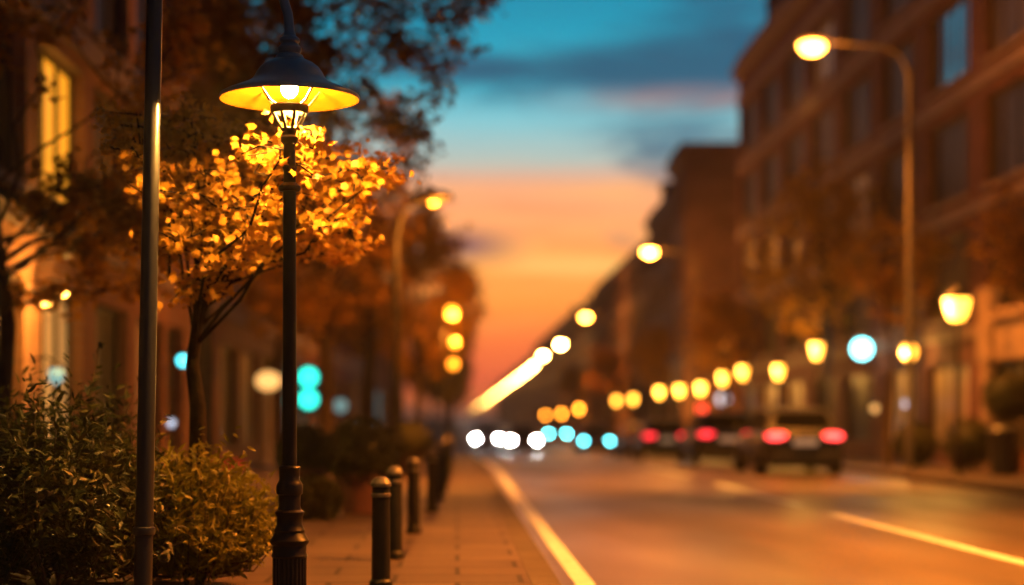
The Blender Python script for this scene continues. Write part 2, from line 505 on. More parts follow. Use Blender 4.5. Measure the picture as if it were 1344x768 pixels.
AMBER = (1.0, 0.45, 0.075)
SODIUM = (1.0, 0.262, 0.022)
M = {
    "asphalt": road_mat(),
    "paving": brick_mat("paving_slabs", (0.06, 0.044, 0.042), (0.084, 0.062, 0.056), (0.022, 0.016, 0.015), bw=0.9, bh=0.6, axis="XY", rough=0.7, msize=0.02),
    "kerb": mat("kerb_stone", (0.075, 0.062, 0.06), 0.8, spec=0.15, noise=(3, (0.05, 0.042, 0.04)), bump=(40, 0.002)),
    "ground": mat("earth", (0.05, 0.04, 0.03), 0.9, noise=(0.4, (0.08, 0.06, 0.04))),
    "paint": mat("road_paint", (0.5, 0.6, 0.74), 0.6, noise=(7, (0.3, 0.36, 0.44)), bump=(60, 0.001)),
    "iron": mat("painted_iron", (0.01, 0.009, 0.009), 0.36, spec=0.22, noise=(9, (0.016, 0.013, 0.013)), bump=(140, 0.0012)),
    "bollard": mat("bollard_paint", (0.006, 0.006, 0.007), 0.5, spec=0.15, noise=(11, (0.011, 0.01, 0.01)), bump=(90, 0.001)),
    "pole": mat("grey_black_pole", (0.02, 0.018, 0.02), 0.28, spec=0.6, bump=(90, 0.0006)),
    "shade": mat("weathered_shade", (0.1, 0.17, 0.25), 0.34, metal=0.3, noise=(12, (0.13, 0.19, 0.26)), bump=(60, 0.001)),
    "lining": mat("dull_ochre_lining", (0.035, 0.014, 0.0005), 0.6, spec=0.01, noise=(6, (0.028, 0.0107, 0.0004))),
    "bulb": mat("hot_bulb", (1, 0.8, 0.5), 0.5, emit=(1, 0.46, 0.075), estr=14000),
    "steel": mat("lamp_column", (0.08, 0.072, 0.068), 0.5, metal=0.2, noise=(4, (0.08, 0.07, 0.06))),
    "street_lens": mat("street_lens", (1, 0.8, 0.5), 0.4, emit=(1, 0.4, 0.05), estr=26),
    "street_lens_mid": mat("street_lens_mid", (1, 0.8, 0.5), 0.4, emit=(1, 0.4, 0.05), estr=70),
    "street_lens_far": mat("street_lens_far", (1, 0.8, 0.5), 0.4, emit=(1, 0.47, 0.1), estr=420),
    "side_lens": mat("tree_side_lens", (1, 0.8, 0.5), 0.4, emit=(1, 0.31, 0.014), estr=8),
    "side_lens_dim": mat("tree_side_lens_dim", (1, 0.8, 0.5), 0.4, emit=(1, 0.28, 0.012), estr=6),
    "lantern_glass": mat("lantern_glass", (1, 0.8, 0.5), 0.4, emit=(1, 0.38, 0.035), estr=8),
    "lantern_glass_far": mat("lantern_glass_far", (1, 0.8, 0.5), 0.4, emit=(1, 0.38, 0.035), estr=14),
    "lantern_glass_last": mat("lantern_glass_last", (1, 0.8, 0.5), 0.4, emit=(1, 0.3, 0.02), estr=30),
    "amber_small": mat("small_amber_lamp", (1, 0.8, 0.5), 0.4, emit=(1, 0.4, 0.06), estr=9),
    "teal_lit": mat("teal_light", (0.1, 0.8, 0.8), 0.4, emit=(0.08, 0.75, 0.85), estr=5),
    "teal_strong": mat("teal_strong_light", (0.1, 0.8, 0.8), 0.4, emit=(0.25, 0.95, 1.0), estr=9),
    "green_teal": mat("green_teal_light", (0.1, 0.8, 0.7), 0.4, emit=(0.02, 0.8, 0.62), estr=4),
    "pale_lit": mat("pale_light", (0.6, 0.7, 0.8), 0.4, emit=(0.45, 0.58, 0.75), estr=2.0),
    "red_lit": mat("red_light", (0.8, 0.1, 0.05), 0.4, emit=(1, 0.06, 0.03), estr=3.5),
    "globe_warm": mat("milky_globe", (0.9, 0.8, 0.6), 0.4, emit=(1, 0.5, 0.14), estr=1.6),
    "white_post": mat("cream_post", (0.6, 0.52, 0.42), 0.5, noise=(8, (0.5, 0.42, 0.33))),
    "tail": mat("tail_lamp", (0.6, 0.02, 0.02), 0.2, emit=(1, 0.05, 0.045), estr=7),
    "tail_dim": mat("tail_lamp_dim", (0.6, 0.02, 0.02), 0.2, emit=(1, 0.03, 0.04), estr=3.4),
    "tail_far": mat("tail_lamp_far", (0.6, 0.02, 0.02), 0.2, emit=(1, 0.05, 0.03), estr=34),
    "tail_off": mat("unlit_tail_lamp", (0.25, 0.01, 0.01), 0.15),
    "head": mat("head_lamp", (1, 1, 1), 0.2, emit=(1, 0.97, 0.9), estr=230),
    "head_teal": mat("teal_head_lamp", (0.6, 1, 1), 0.2, emit=(0.12, 0.8, 0.9), estr=30),
    "head_teal_far": mat("teal_head_lamp_far", (0.6, 1, 1), 0.2, emit=(0.1, 0.8, 0.9), estr=80),
    "head_off": mat("unlit_head_lamp", (0.5, 0.5, 0.5), 0.08, spec=0.8),
    "reverse": mat("reverse_lamp", (1, 1, 1), 0.2, emit=(1, 0.9, 0.7), estr=60),
    "tyre": mat("tyre_rubber", (0.012, 0.012, 0.012), 0.8, bump=(80, 0.002)),
    "rim": mat("alloy_rim", (0.3, 0.3, 0.31), 0.35, metal=0.9),
    "car_glass": mat("car_glass", (0.003, 0.0035, 0.0045), 0.6, spec=0.0),
    "car_side_glass": mat("car_side_glass", (0.02, 0.03, 0.04), 0.08, spec=1.0, metal=0.4),
    "plate": mat("number_plate", (0.6, 0.57, 0.5), 0.45, emit=(1, 0.8, 0.6), estr=0.12),  # a faint glow put into the plate in place of light on it
    "trim": mat("black_trim", (0.015, 0.015, 0.015), 0.5),
    "glass_dark": mat("dark_window_glass", (0.02, 0.016, 0.014), 0.45, spec=0.12, noise=(0.7, (0.035, 0.028, 0.022))),
    "glass_blind": mat("drawn_blind_behind_glass", (0.1, 0.085, 0.08), 0.5, spec=0.2, noise=(2, (0.07, 0.06, 0.055))),
    "glass_clear": mat("mirror_like_glass", (0.2, 0.36, 0.42), 0.08, metal=0.8, spec=1.0),
    "glass_lit": mat("lit_window_glass", (0.5, 0.4, 0.2), 0.4, emit=(1, 0.36, 0.014), estr=1.0),
    "glass_lit_dim": mat("dimly_lit_glass", (0.3, 0.2, 0.1), 0.4, emit=(1, 0.36, 0.07), estr=0.07),
    "glass_cream": mat("cream_lit_shop_glass", (0.6, 0.5, 0.3), 0.4, emit=(1, 0.5, 0.14), estr=0.28),
    "glass_teal": mat("teal_lit_glass", (0.05, 0.3, 0.3), 0.3, emit=(0.1, 0.45, 0.5), estr=0.1),
    "glass_pale_teal": mat("pale_teal_lit_glass", (0.2, 0.4, 0.4), 0.3, emit=(0.3, 0.75, 0.8), estr=0.5),
    "frame": mat("dark_window_frame", (0.04, 0.03, 0.025), 0.5, noise=(10, (0.06, 0.045, 0.035))),
    "frame_pale": mat("stone_window_frame", (0.3, 0.24, 0.2), 0.7, noise=(6, (0.24, 0.19, 0.15))),
    "brick_red": brick_mat("red_brick", (0.12, 0.047, 0.048), (0.16, 0.062, 0.058), (0.13, 0.1, 0.1)),
    "brick_brown": brick_mat("brown_brick", (0.19, 0.1, 0.065), (0.25, 0.13, 0.085), (0.2, 0.17, 0.15)),
    "brick_dark": brick_mat("dark_brick", (0.14, 0.08, 0.075), (0.19, 0.1, 0.09), (0.16, 0.14, 0.13)),
    "brick_orange": brick_mat("orange_brick", (0.3, 0.13, 0.06), (0.36, 0.17, 0.08), (0.26, 0.2, 0.16)),
    "stone": mat("sandstone", (0.22, 0.16, 0.14), 0.8, noise=(2.5, (0.16, 0.115, 0.1)), bump=(25, 0.004)),
    "roof": mat("roof_slate", (0.05, 0.05, 0.06), 0.7, noise=(3, (0.08, 0.07, 0.075))),
    "awning": mat("dark_green_awning", (0.03, 0.045, 0.035), 0.8, noise=(6, (0.04, 0.055, 0.04))),
    "door": mat("dark_wood_door", (0.05, 0.025, 0.015), 0.5, noise=(5, (0.08, 0.04, 0.02))),
    "bark": mat("bark", (0.03, 0.02, 0.015), 0.9, noise=(7, (0.055, 0.038, 0.028)), bump=(16, 0.02)),
    "bark_dark": mat("dark_bark", (0.014, 0.01, 0.008), 0.95, spec=0.1, noise=(9, (0.026, 0.018, 0.013)), bump=(18, 0.015)),
    "twig": mat("brown_twig", (0.05, 0.03, 0.018), 0.8, noise=(20, (0.06, 0.04, 0.02))),
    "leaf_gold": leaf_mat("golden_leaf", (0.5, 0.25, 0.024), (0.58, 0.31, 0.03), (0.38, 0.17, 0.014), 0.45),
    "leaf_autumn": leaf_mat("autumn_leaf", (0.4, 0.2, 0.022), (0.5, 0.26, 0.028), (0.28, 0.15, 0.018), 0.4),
    "leaf_brown": leaf_mat("brown_leaf", (0.15, 0.068, 0.014), (0.22, 0.1, 0.018), (0.1, 0.05, 0.011), 0.35),
    "leaf_rust": leaf_mat("rust_leaf", (0.42, 0.19, 0.025), (0.52, 0.25, 0.035), (0.3, 0.13, 0.02), 0.45),
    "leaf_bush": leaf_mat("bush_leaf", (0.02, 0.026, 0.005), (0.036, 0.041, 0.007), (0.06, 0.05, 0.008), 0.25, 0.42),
    "leaf_bush_lamplit": leaf_mat("lamplit_bush_leaf", (0.17, 0.17, 0.011), (0.25, 0.23, 0.014), (0.11, 0.12, 0.008), 0.3, 0.45),  # lamplight put into the colour: a brighter, golden copy of the bush leaf
    "leaf_dark": leaf_mat("dark_clipped_leaf", (0.02, 0.028, 0.01), (0.045, 0.045, 0.015), None, 0.2),
    "planter": mat("terracotta_planter", (0.13, 0.05, 0.035), 0.75, noise=(5, (0.09, 0.035, 0.025))),
    "bin": mat("bin_metal", (0.03, 0.032, 0.034), 0.5),
    "flower": mat("red_petals", (0.5, 0.03, 0.03), 0.6),
}


def paint(name, c):
    return mat(name, c, 0.48, spec=0.18)


# ------------------------------------------------------------------ ground, road, pavements, markings
YS = [-25, -10, 0, 5] + [10 + 2 * i for i in range(50)] + [115 + 8 * i for i in range(40)] + [450, 550, 700, 900, 1300, 1800, 2500, 3500, 5000]
YS = sorted(set(YS))


def strip(name, x0, x1, lift, m, ys=YS, skirt=None):
    """A strip of ground between x0(Y) and x1(Y); a skirt gives it side faces down by that much."""
    fx0 = x0 if callable(x0) else (lambda Y: x0)
    fx1 = x1 if callable(x1) else (lambda Y: x1)
    b = MB()
    vs_, fs_ = [], []
    k = 4 if skirt else 2
    for Y in ys:
        z = gz(Y) + lift
        if skirt:
            vs_ += [(fx0(Y), Y, z - skirt), (fx0(Y), Y, z), (fx1(Y), Y, z), (fx1(Y), Y, z - skirt)]
        else:
            vs_ += [(fx0(Y), Y, z), (fx1(Y), Y, z)]
    for i in range(len(ys) - 1):
        for j in range(k - 1):
            fs_.append((i * k + j, i * k + j + 1, (i + 1) * k + j + 1, (i + 1) * k + j))
    b.add(vs_, fs_)
    if not skirt:
        b.f = [tuple(reversed(f)) if False else f for f in b.f]
    return structure(b.build(name, m))


KL0, KL1 = 0.52, 0.72                            # the kerb of the lamp side
KR0, KR1 = 9.1, 9.3                              # the kerb of the parked-car side
strip("ground", -900, 900, -0.12, M["ground"])
strip("road", KL1 - 0.1, KR0 + 0.1, 0.0, M["asphalt"])
strip("kerb", KL0, KL1, PAVE + 0.004, M["kerb"], skirt=0.2)
strip("kerb", KR0, KR1, PAVE + 0.004, M["kerb"], skirt=0.2)
strip("pavement", -9.0, KL0 + 0.02, PAVE, M["paving"])
strip("pavement", KR1 - 0.02, 22.0, PAVE, M["paving"])
strip("edge_line", 0.89, 1.04, 0.004, M["paint"])
for a, b_ in [(9.5, 22.4), (24.3, 32.5), (36, 44), (48, 56), (60, 68), (72, 80)]:
    n = max(2, int((b_ - a) / 2))
    strip("lane_line", 4.82, 4.98, 0.004, M["paint"], ys=[a + (b_ - a) * i / n for i in range(n + 1)])

# ------------------------------------------------------------------ buildings
ORD = ["first", "second", "third", "fourth", "fifth", "sixth", "seventh", "eighth", "ninth", "tenth", "eleventh", "twelfth", "thirteenth", "fourteenth", "fifteenth", "sixteenth"]
_wcache = {}


def window_mesh(w, h, panes, rows, fm):
    """Frame mesh of a window w by h, in a local frame that looks along -X (x = depth)."""
    key = (round(w, 2), round(h, 2), panes, rows, fm)
    if key in _wcache:
        return _wcache[key]
    t, d = 0.07, 0.09
    f = MB()
    f.box(0, d, -w / 2, w / 2, -h / 2, -h / 2 + t)
    f.box(0, d, -w / 2, w / 2, h / 2 - t, h / 2)
    f.box(0, d, -w / 2, -w / 2 + t, -h / 2 + t, h / 2 - t)
    f.box(0, d, w / 2 - t, w / 2, -h / 2 + t, h / 2 - t)
    iw = w - 2 * t
    for i in range(1, panes):
        c = -iw / 2 + iw * i / panes
        f.box(0.008, d - 0.01, c - 0.03, c + 0.03, -h / 2 + t, h / 2 - t)
    for i in range(1, rows):
        c = -h / 2 + h * i / rows
        f.box(0.012, d - 0.014, -w / 2 + t, w / 2 - t, c - 0.022, c + 0.022)
    s = MB().box(-0.24, 0.0, -w / 2 - 0.1, w / 2 + 0.1, -h / 2 - 0.12, -h / 2 - 0.002)
    p = MB().box(0.05, 0.062, -w / 2 + 0.05, w / 2 - 0.05, -h / 2 + 0.05, h / 2 - 0.05)
    _wcache[key] = (f.mesh("frame", M[fm]), s.mesh("sill", M["stone"]), {}, p)
    return _wcache[key]


def pane_mesh(entry, pm):
    if pm not in entry[2]:
        entry[2][pm] = entry[3].mesh("window", M[pm])
    return entry[2][pm]


def building(name, label, side, X, Y0, Y1, H, wall, bay=4.5, ground_h=3.9, floors=3, ww=2.6, wh=2.0, panes=3, rows=1,
             pick=None, shop_pick=None, depth=11, cornice=True, band=True, parapet=0.8, frame="frame", sill=True, group=None, chimney=False, shops=True):
    """A street building: side +1 has its front on x = X looking to -X, side -1 looks to +X."""
    zb = min(gz(Y0), gz(Y1)) - 0.3
    L = Y1 - Y0
    root = thing(name, label, "building", (X, (Y0 + Y1) / 2, 0), 0 if side > 0 else PI, group)
    D = 0.28                                     # depth of the front skin
    nb = max(1, round(L / bay))
    bw = L / nb
    fh = (H - parapet - ground_h) / floors
    w = MB()
    w.box(D, depth, -L / 2, L / 2, zb, H)                       # body behind the skin
    # horizontal zones of the skin
    zones = []                                                  # (z0, z1) of window rows
    gh0, gh1 = 0.55, ground_h - 0.75
    if shops:
        zones.append((gh0, gh1, bw * 0.74))
    for k in range(floors):
        c = ground_h + fh * (k + 0.5)
        zones.append((c - wh / 2, c + wh / 2, min(ww, bw * 0.86)))
    z = zb
    for (z0, z1, zw) in zones:
        w.box(0, D, -L / 2, L / 2, z, z0)                       # spandrel
        edges = [-L / 2]
        for i in range(nb):
            c = -L / 2 + bw * (i + 0.5)
            edges += [c - zw / 2, c + zw / 2]
        edges.append(L / 2)
        for i in range(0, len(edges), 2):
            w.box(0, D, edges[i], edges[i + 1], z0, z1)         # piers
        z = z1
    w.box(0, D, -L / 2, L / 2, z, H)
    w.build("wall", M[wall], root)
    if cornice:
        c = MB()
        c.box(-0.35, -0.002, -L / 2 + 0.02, L / 2 - 0.02, H - 0.55, H - 0.3)
        c.box(-0.22, -0.002, -L / 2 + 0.04, L / 2 - 0.04, H - 0.85, H - 0.55)
        c.box(-0.12, depth + 0.1, -L / 2 - 0.06, L / 2 + 0.06, H + 0.002, H + 0.16)
        c.build("cornice", M["stone"], root)
    if band:
        for k in range(floors + 1):
            zz = ground_h + fh * k - 0.16
            MB().box(-0.09, -0.002, -L / 2 + 0.01, L / 2 - 0.01, zz, zz + 0.3).build("stone_band", M["stone"], root)
    if chimney:
        for q, cx_, ch in ((-0.3, 0.6, 1.2), (0.1, 1.0, 1.7), (0.28, 0.4, 1.4), (0.43, 0.7, 1.9)):
            MB().box(cx_, cx_ + 1.0, L * q - 0.6, L * q + 0.6, H + 0.17, H + ch).box(cx_ - 0.08, cx_ + 1.08, L * q - 0.68, L * q + 0.68, H + ch + 0.001, H + ch + 0.15).build("chimney", M[wall], root)
    count = 0
    for zi, (z0, z1, zw) in enumerate(zones):
        shop = shops and zi == 0
        for i in range(nb):
            c = -L / 2 + bw * (i + 0.5)
            h_ = z1 - z0
            pm = (shop_pick if shop else pick)
            pm = pm(i if side > 0 else nb - 1 - i, zi) if pm else "glass_dark"
            ent = window_mesh(zw, h_, 3 if shop else panes, 1 if shop else rows, frame)
            o = link("window", pane_mesh(ent, pm), root, loc=(D - 0.13, c, (z0 + z1) / 2))
            link("frame", ent[0], o)
            if sill and not shop:
                link("sill", ent[1], o)
            count += 1
            if count > 95:
                return root
    return root


# parked-car side of the street
def p_near(i, zi):
    if (i, zi) in ((3, 3), (3, 4)):
        return "glass_clear"
    if (i, zi) in ((5, 2), (1, 1), (6, 4)):
        return "glass_lit_dim"
    return "glass_blind" if (i * 7 + zi * 5) % 4 == 1 else "glass_dark"


def lit_some(seed, p=0.12):
    r = random.Random(seed)
    tab = {}
    def f(i, zi):
        if (i, zi) not in tab:
            tab[(i, zi)] = "glass_lit_dim" if r.random() < p else "glass_blind" if r.random() < 0.25 else "glass_dark"
        return tab[(i, zi)]
    return f


shop_warm = lit_some(5, 0.5)
G_R = "brick buildings along the parked car side"
building("brick_building", "long dark red brick block rising past the frame, big teal-lit window high up", 1, 12.2, 25.6, 74.0, 16.6, "brick_red",
         bay=4.84, floors=4, ww=3.6, wh=2.05, panes=4, pick=p_near, shop_pick=shop_warm, group=G_R, ground_h=3.3, parapet=1.7, chimney=True)
building("brick_building", "narrow brown brick block stepping forward beyond the tallest long block", 1, 10.95, 82.5, 87.0, 14.4, "brick_dark",
         bay=4.2, floors=3, ww=2.2, wh=1.9, pick=lit_some(11), shop_pick=shop_warm, group=G_R, chimney=False)
building("brick_building", "third brick block down the street with chimneys behind the second tall lamp", 1, 12.1, 91.1, 107.5, 13.8, "brick_brown",
         bay=4.2, floors=3, ww=2.2, wh=1.9, pick=lit_some(12), shop_pick=shop_warm, group=G_R, chimney=True)
building("brick_building", "fourth brick block down the street, dusky purple with a plain parapet", 1, 12.3, 107.6, 152, 12.6, "brick_dark",
         bay=4.6, floors=3, ww=2.2, wh=1.9, pick=lit_some(13), shop_pick=shop_warm, group=G_R)
building("brick_building", "fifth brick block down the street, lower with chimneys behind the third lamp", 1, 12.8, 152.1, 205, 12.3, "brick_brown",
         bay=5.5, floors=3, ww=2.2, wh=1.9, pick=lit_some(14), shop_pick=shop_warm, group=G_R, chimney=True)
building("brick_building", "sixth brick block down the street, hazy behind the merging lamps", 1, 13.6, 205.1, 300, 13.6, "brick_dark",
         bay=8, floors=3, ww=3.2, wh=1.9, pick=lit_some(15), shop_pick=shop_warm, group=G_R)
building("brick_building", "farthest brick block where the lamps run together", 1, 14.2, 300.1, 620, 13.0, "brick_brown",
         bay=16, floors=3, ww=5, wh=1.9, pick=lit_some(16), shop_pick=shop_warm, group=G_R)

# lamp side of the street (behind the trees)
def p_left(i, zi):
    return {(1, 1): "glass_lit", (1, 2): "glass_lit_dim"}.get((i, zi), "glass_dark")


def s_left(i, zi):
    return {1: "glass_cream", 3: "glass_lit_dim"}.get(i, "glass_dark")


G_L = "brick shop buildings behind the trees"
building("shop_building", "orange brick shop building with a tall yellow lit window beside the bush", -1, -5.0, 17.0, 29.4, 9.6, "brick_orange",
         bay=3.1, floors=2, ground_h=3.6, ww=2.5, wh=1.9, panes=3, pick=p_left, shop_pick=s_left, group=G_L, depth=9)
building("shop_building", "dark brick shop building behind the trunk of the golden tree", -1, -5.3, 29.5, 50, 10.8, "brick_brown",
         bay=4.1, floors=2, ground_h=3.7, ww=2.0, wh=1.9, pick=lit_some(21), shop_pick=lit_some(22, 0.35), group=G_L, depth=9)
building("shop_building", "shop building with teal lights at street level behind the dark trees", -1, -5.1, 50.1, 84, 10.2, "brick_red",
         bay=4.8, floors=2, ground_h=3.7, ww=2.2, wh=1.9, pick=lit_some(23), shop_pick=lambda i, z: "glass_teal" if i in (0, 1) else "glass_lit_dim", group=G_L, depth=9)
building("shop_building", "far shop building with a pale teal doorway glimpsed between tree trunks", -1, -5.2, 84.1, 170, 10.6, "brick_brown",
         bay=8.6, floors=2, ground_h=3.9, ww=3.2, wh=1.9, pick=lit_some(24), shop_pick=lambda i, z: "glass_pale_teal" if i in (2, 3) else "glass_lit_dim", group=G_L, depth=9)
building("shop_building", "near dark building front at the picture edge behind the tall bush", -1, -5.15, 9.0, 16.9, 9.0, "brick_brown",
         bay=2.6, floors=2, ground_h=3.5, ww=1.4, wh=1.8, pick=None, shop_pick=None, group=G_L, depth=9)


def awning(label, side, X, Yc, w, z, m="awning"):
    b = MB()
    d = 0.9
    s = -1 if side > 0 else 1
    n = 8
    prof = [(0, 0.5), (0.25, 0.42), (0.6, 0.24), (d, 0.0), (d, -0.16)]
    vs_, fs_ = [], []
    for y in (-w / 2, w / 2):
        vs_ += [(s * x, y, zz) for x, zz in prof]
    k = len(prof)
    for i in range(k - 1):
        fs_.append((i, i + 1, k + i + 1, k + i))
    fs_.append(tuple(range(k)))
    fs_.append(tuple(range(k, 2 * k)))
    b.add(vs_, fs_)
    root = thing("awning", label, "awning", (X + s * 0.1, Yc, z))
    b.build("canvas", M[m], root)
    for y in (-w / 2 + 0.05, w / 2 - 0.05):
        MB().tube([(s * 0.01, y, -0.15), (s * d, y, -0.02)], 0.015).build("support_arm", M["iron"], root)
    return root


awning("dark green awning over the shop window at the picture edge", -1, -5.0, 18.4, 2.2, 3.2)
root = thing("shop_facade", "pale stone shop front board and pillar lit orange beside the large lantern", "shop front", (12.2, 35.4, PAVE))
MB().box(-0.22, -0.002, -3.9, 2.6, 2.42, 3.3).build("name_board", M["stone"], root, bevel=0.02)
MB().box(-0.34, -0.002, -4.0, 2.7, 3.302, 3.44).build("cornice", M["stone"], root, bevel=0.02)
for y in (-4.0, -1.0, 3.4):
    MB().box(-0.24, -0.003, y - 0.22, y + 0.22, 0.0, 2.415).build("pillar", M["stone"], root, bevel=0.02)
MB().box(-0.26, -0.004, 2.9, 3.9, 2.42, 4.1).build("pillar_head", M["stone"], root, bevel=0.03)


# ------------------------------------------------------------------ trees and shrubs
def norm(a):
    return a / np.maximum(np.linalg.norm(a, axis=-1, keepdims=True), 1e-9)


LEAF = np.array([(0, 0), (0.26, 0.35), (0.2, 0.7), (0, 1), (-0.2, 0.7), (-0.26, 0.35)], float)
LANCE = np.array([(0, 0), (0.13, 0.3), (0.12, 0.62), (0, 1), (-0.12, 0.62), (-0.13, 0.3)], float)
MAPLE = np.array([(0.05, 0), (0.32, 0.06), (0.28, 0.24), (0.62, 0.42), (0.36, 0.5), (0.3, 0.68), (0.13, 0.66), (0, 1.05),
                  (-0.13, 0.66), (-0.3, 0.68), (-0.36, 0.5), (-0.62, 0.42), (-0.28, 0.24), (-0.32, 0.06), (-0.05, 0)], float)


def leaves(mb, P, size, shape, r, up=0.8, axis=None, curl=0.25):
    """One small face per leaf at the points P; axis gives each leaf's own direction if known."""
    P = np.asarray(P, float)
    n = len(P)
    nrm = norm(r.normal(size=(n, 3)) * 0.7 + np.array([0, 0, up]))
    ax = norm(r.normal(size=(n, 3))) if axis is None else norm(np.asarray(axis, float) + r.normal(size=(n, 3)) * 0.35)
    ax = norm(ax - nrm * np.sum(ax * nrm, 1, keepdims=True))
    sd = np.cross(ax, nrm)
    sz = size * r.uniform(0.65, 1.25, (n, 1, 1))
    k = len(shape)
    x, y = shape[:, 0][None, :, None], shape[:, 1][None, :, None]
    V = P[:, None, :] + sz * (sd[:, None, :] * x + ax[:, None, :] * y - nrm[:, None, :] * (curl * (y * y + 1.6 * x * x)))
    b = len(mb.v)
    mb.v += [tuple(p) for p in V.reshape(-1, 3)]
    mb.f += [tuple(range(b + i * k, b + (i + 1) * k)) for i in range(n)]


def limb(b, p0, p1, r0, r1, r, sag=0.0, n=5, wob=0.028, sides=7):
    p0, p1 = np.array(p0, float), np.array(p1, float)
    L = np.linalg.norm(p1 - p0)
    pts = []
    for i in range(n + 1):
        t = i / n
        q = p0 + (p1 - p0) * t
        if 0 < i < n:
            q = q + r.normal(size=3) * wob * L
        q[2] += sag * L * math.sin(PI * t)
        pts.append(q)
    b.tube(pts, [r0 + (r1 - r0) * i / n for i in range(n + 1)], sides)
    return pts


def tree(name, label, loc, H, tr, blobs, nl, leaf_n, leaf_size, leafm, seed, shape=LEAF, fork=0.35, group=None, spread=0.32, lean=(0, 0), extra=None, per=None, flat=0.6, bark="bark"):
    """blobs: ellipsoids (x, y, z, rx, ry, rz, weight) of the crown in the tree's own frame."""
    r = np.random.default_rng(seed)
    root = thing(name, label, "tree", loc, 0, group)
    tb, cb = MB(), MB()
    top = np.array([lean[0], lean[1], H])
    trunk = []
    for i in range(9):
        t = i / 8
        q = np.array([lean[0] * t ** 1.5, lean[1] * t ** 1.5, -0.1 + (H + 0.1) * t]) + (r.normal(size=3) * (0.02 * H * t if 0 < i else 0)) * np.array([1, 1, 0.2])
        trunk.append(q)
    rad = [tr * (1.35 if i == 0 else 1 - 0.8 * (i / 8)) for i in range(9)]
    tb.tube(trunk, rad, 10)
    W = np.array([b[6] for b in blobs], float)
    W /= W.sum()
    P, A = [], []
    ends = []
    for i in range(nl):
        bl = blobs[r.choice(len(blobs), p=W)]
        d = norm(r.normal(size=3)) * r.uniform(0.55, 1.0) ** 0.5
        q = np.array(bl[:3]) + d * np.array(bl[3:6])
        ends.append(q)
    if extra:
        ends += [np.array(e, float) for e in extra]
    lp = per or max(1, leaf_n // len(ends))
    prim = []
    for qi, q in enumerate(ends):
        t = np.clip(fork + 0.55 * (q[2] - fork * H) / max(0.1, H) * r.uniform(0.4, 1.0), fork, 0.97)
        k = t * 8
        s0 = trunk[int(k)] + (trunk[min(8, int(k) + 1)] - trunk[int(k)]) * (k - int(k))
        if qi % 4 == 0 or not prim:
            pts = limb(tb, s0, q, max(0.014, tr * 0.34 * (1.1 - t)), 0.006, r, sag=0.06, sides=5)
            prim += [p for p in pts[2:5]]
        else:
            PP = np.array(prim)
            s0 = PP[np.argmin(np.linalg.norm(PP - q, axis=1))]
            pts = limb(tb, s0, q, 0.009, 0.004, r, sag=0.04, sides=4)
        # twigs and leaf sprays along the outer part of the limb
        for _ in range(5):
            u = r.uniform(0.5, 1.0) * 5
            a = pts[int(min(4, u))]
            base = a + (pts[min(5, int(u) + 1)] - a) * (u - int(u))
            e = base + norm(r.normal(size=3) * np.array([1, 1, flat])) * r.uniform(0.4, 1.0) * spread * 1.4
            tb.tube([base, (base + e) / 2 + r.normal(size=3) * 0.03, e], [0.007, 0.005, 0.003], 4)
            m_ = max(2, lp // 5)
            tt = r.uniform(0.15, 1.05, (m_, 1))
            pp = base + (e - base) * tt + r.normal(size=(m_, 3)) * spread * np.array([0.3, 0.3, 0.5 * flat])
            P.append(pp)
            A.append(np.repeat((e - base)[None], m_, 0))
    P, A = np.concatenate(P), np.concatenate(A)
    leaves(cb, P, leaf_size, shape, r, axis=A + r.normal(size=A.shape) * 0.25)
    tb.build("trunk", M[bark], root, smooth=True, angle=60)
    cb.build("crown", M[leafm], root)
    return root


# the golden tree beside the lit lamp
S1 = 180.0
Yt = FPX / S1
tx = (262 - VPX) / S1
def T1(px, py, s):
    s = 180 + (s - 176) * 0.95
    X_, Z_ = XZ(px, py, s)
    return (X_ - tx, FPX / s - Yt, Z_ - PAVE)
gr = np.random.default_rng(99)
pts = []
for cx_, cy_, n_ in [(250, 160, 3), (310, 165, 4), (370, 190, 4), (430, 200, 4), (480, 225, 4), (508, 232, 3), (270, 205, 4), (335, 225, 4), (410, 240, 4), (460, 258, 3), (230, 250, 3), (300, 268, 4), (345, 285, 3), (425, 300, 3),
                     (462, 312, 3), (250, 305, 3), (290, 335, 4), (345, 325, 3), (168, 148, 3), (205, 160, 3), (215, 330, 2), (270, 365, 2), (190, 205, 3), (215, 270, 2), (185, 250, 2), (445, 330, 2)]:
    for _ in range(n_):
        pts.append((cx_ + gr.normal() * 17, cy_ + gr.normal() * 8, gr.uniform(162, 196)))
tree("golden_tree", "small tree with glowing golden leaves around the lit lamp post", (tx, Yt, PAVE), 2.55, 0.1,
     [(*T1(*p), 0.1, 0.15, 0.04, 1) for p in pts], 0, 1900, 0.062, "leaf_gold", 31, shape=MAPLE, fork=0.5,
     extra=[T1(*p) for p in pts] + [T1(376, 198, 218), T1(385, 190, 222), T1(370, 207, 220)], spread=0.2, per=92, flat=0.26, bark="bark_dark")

G_T = "street trees behind the lit lamp"
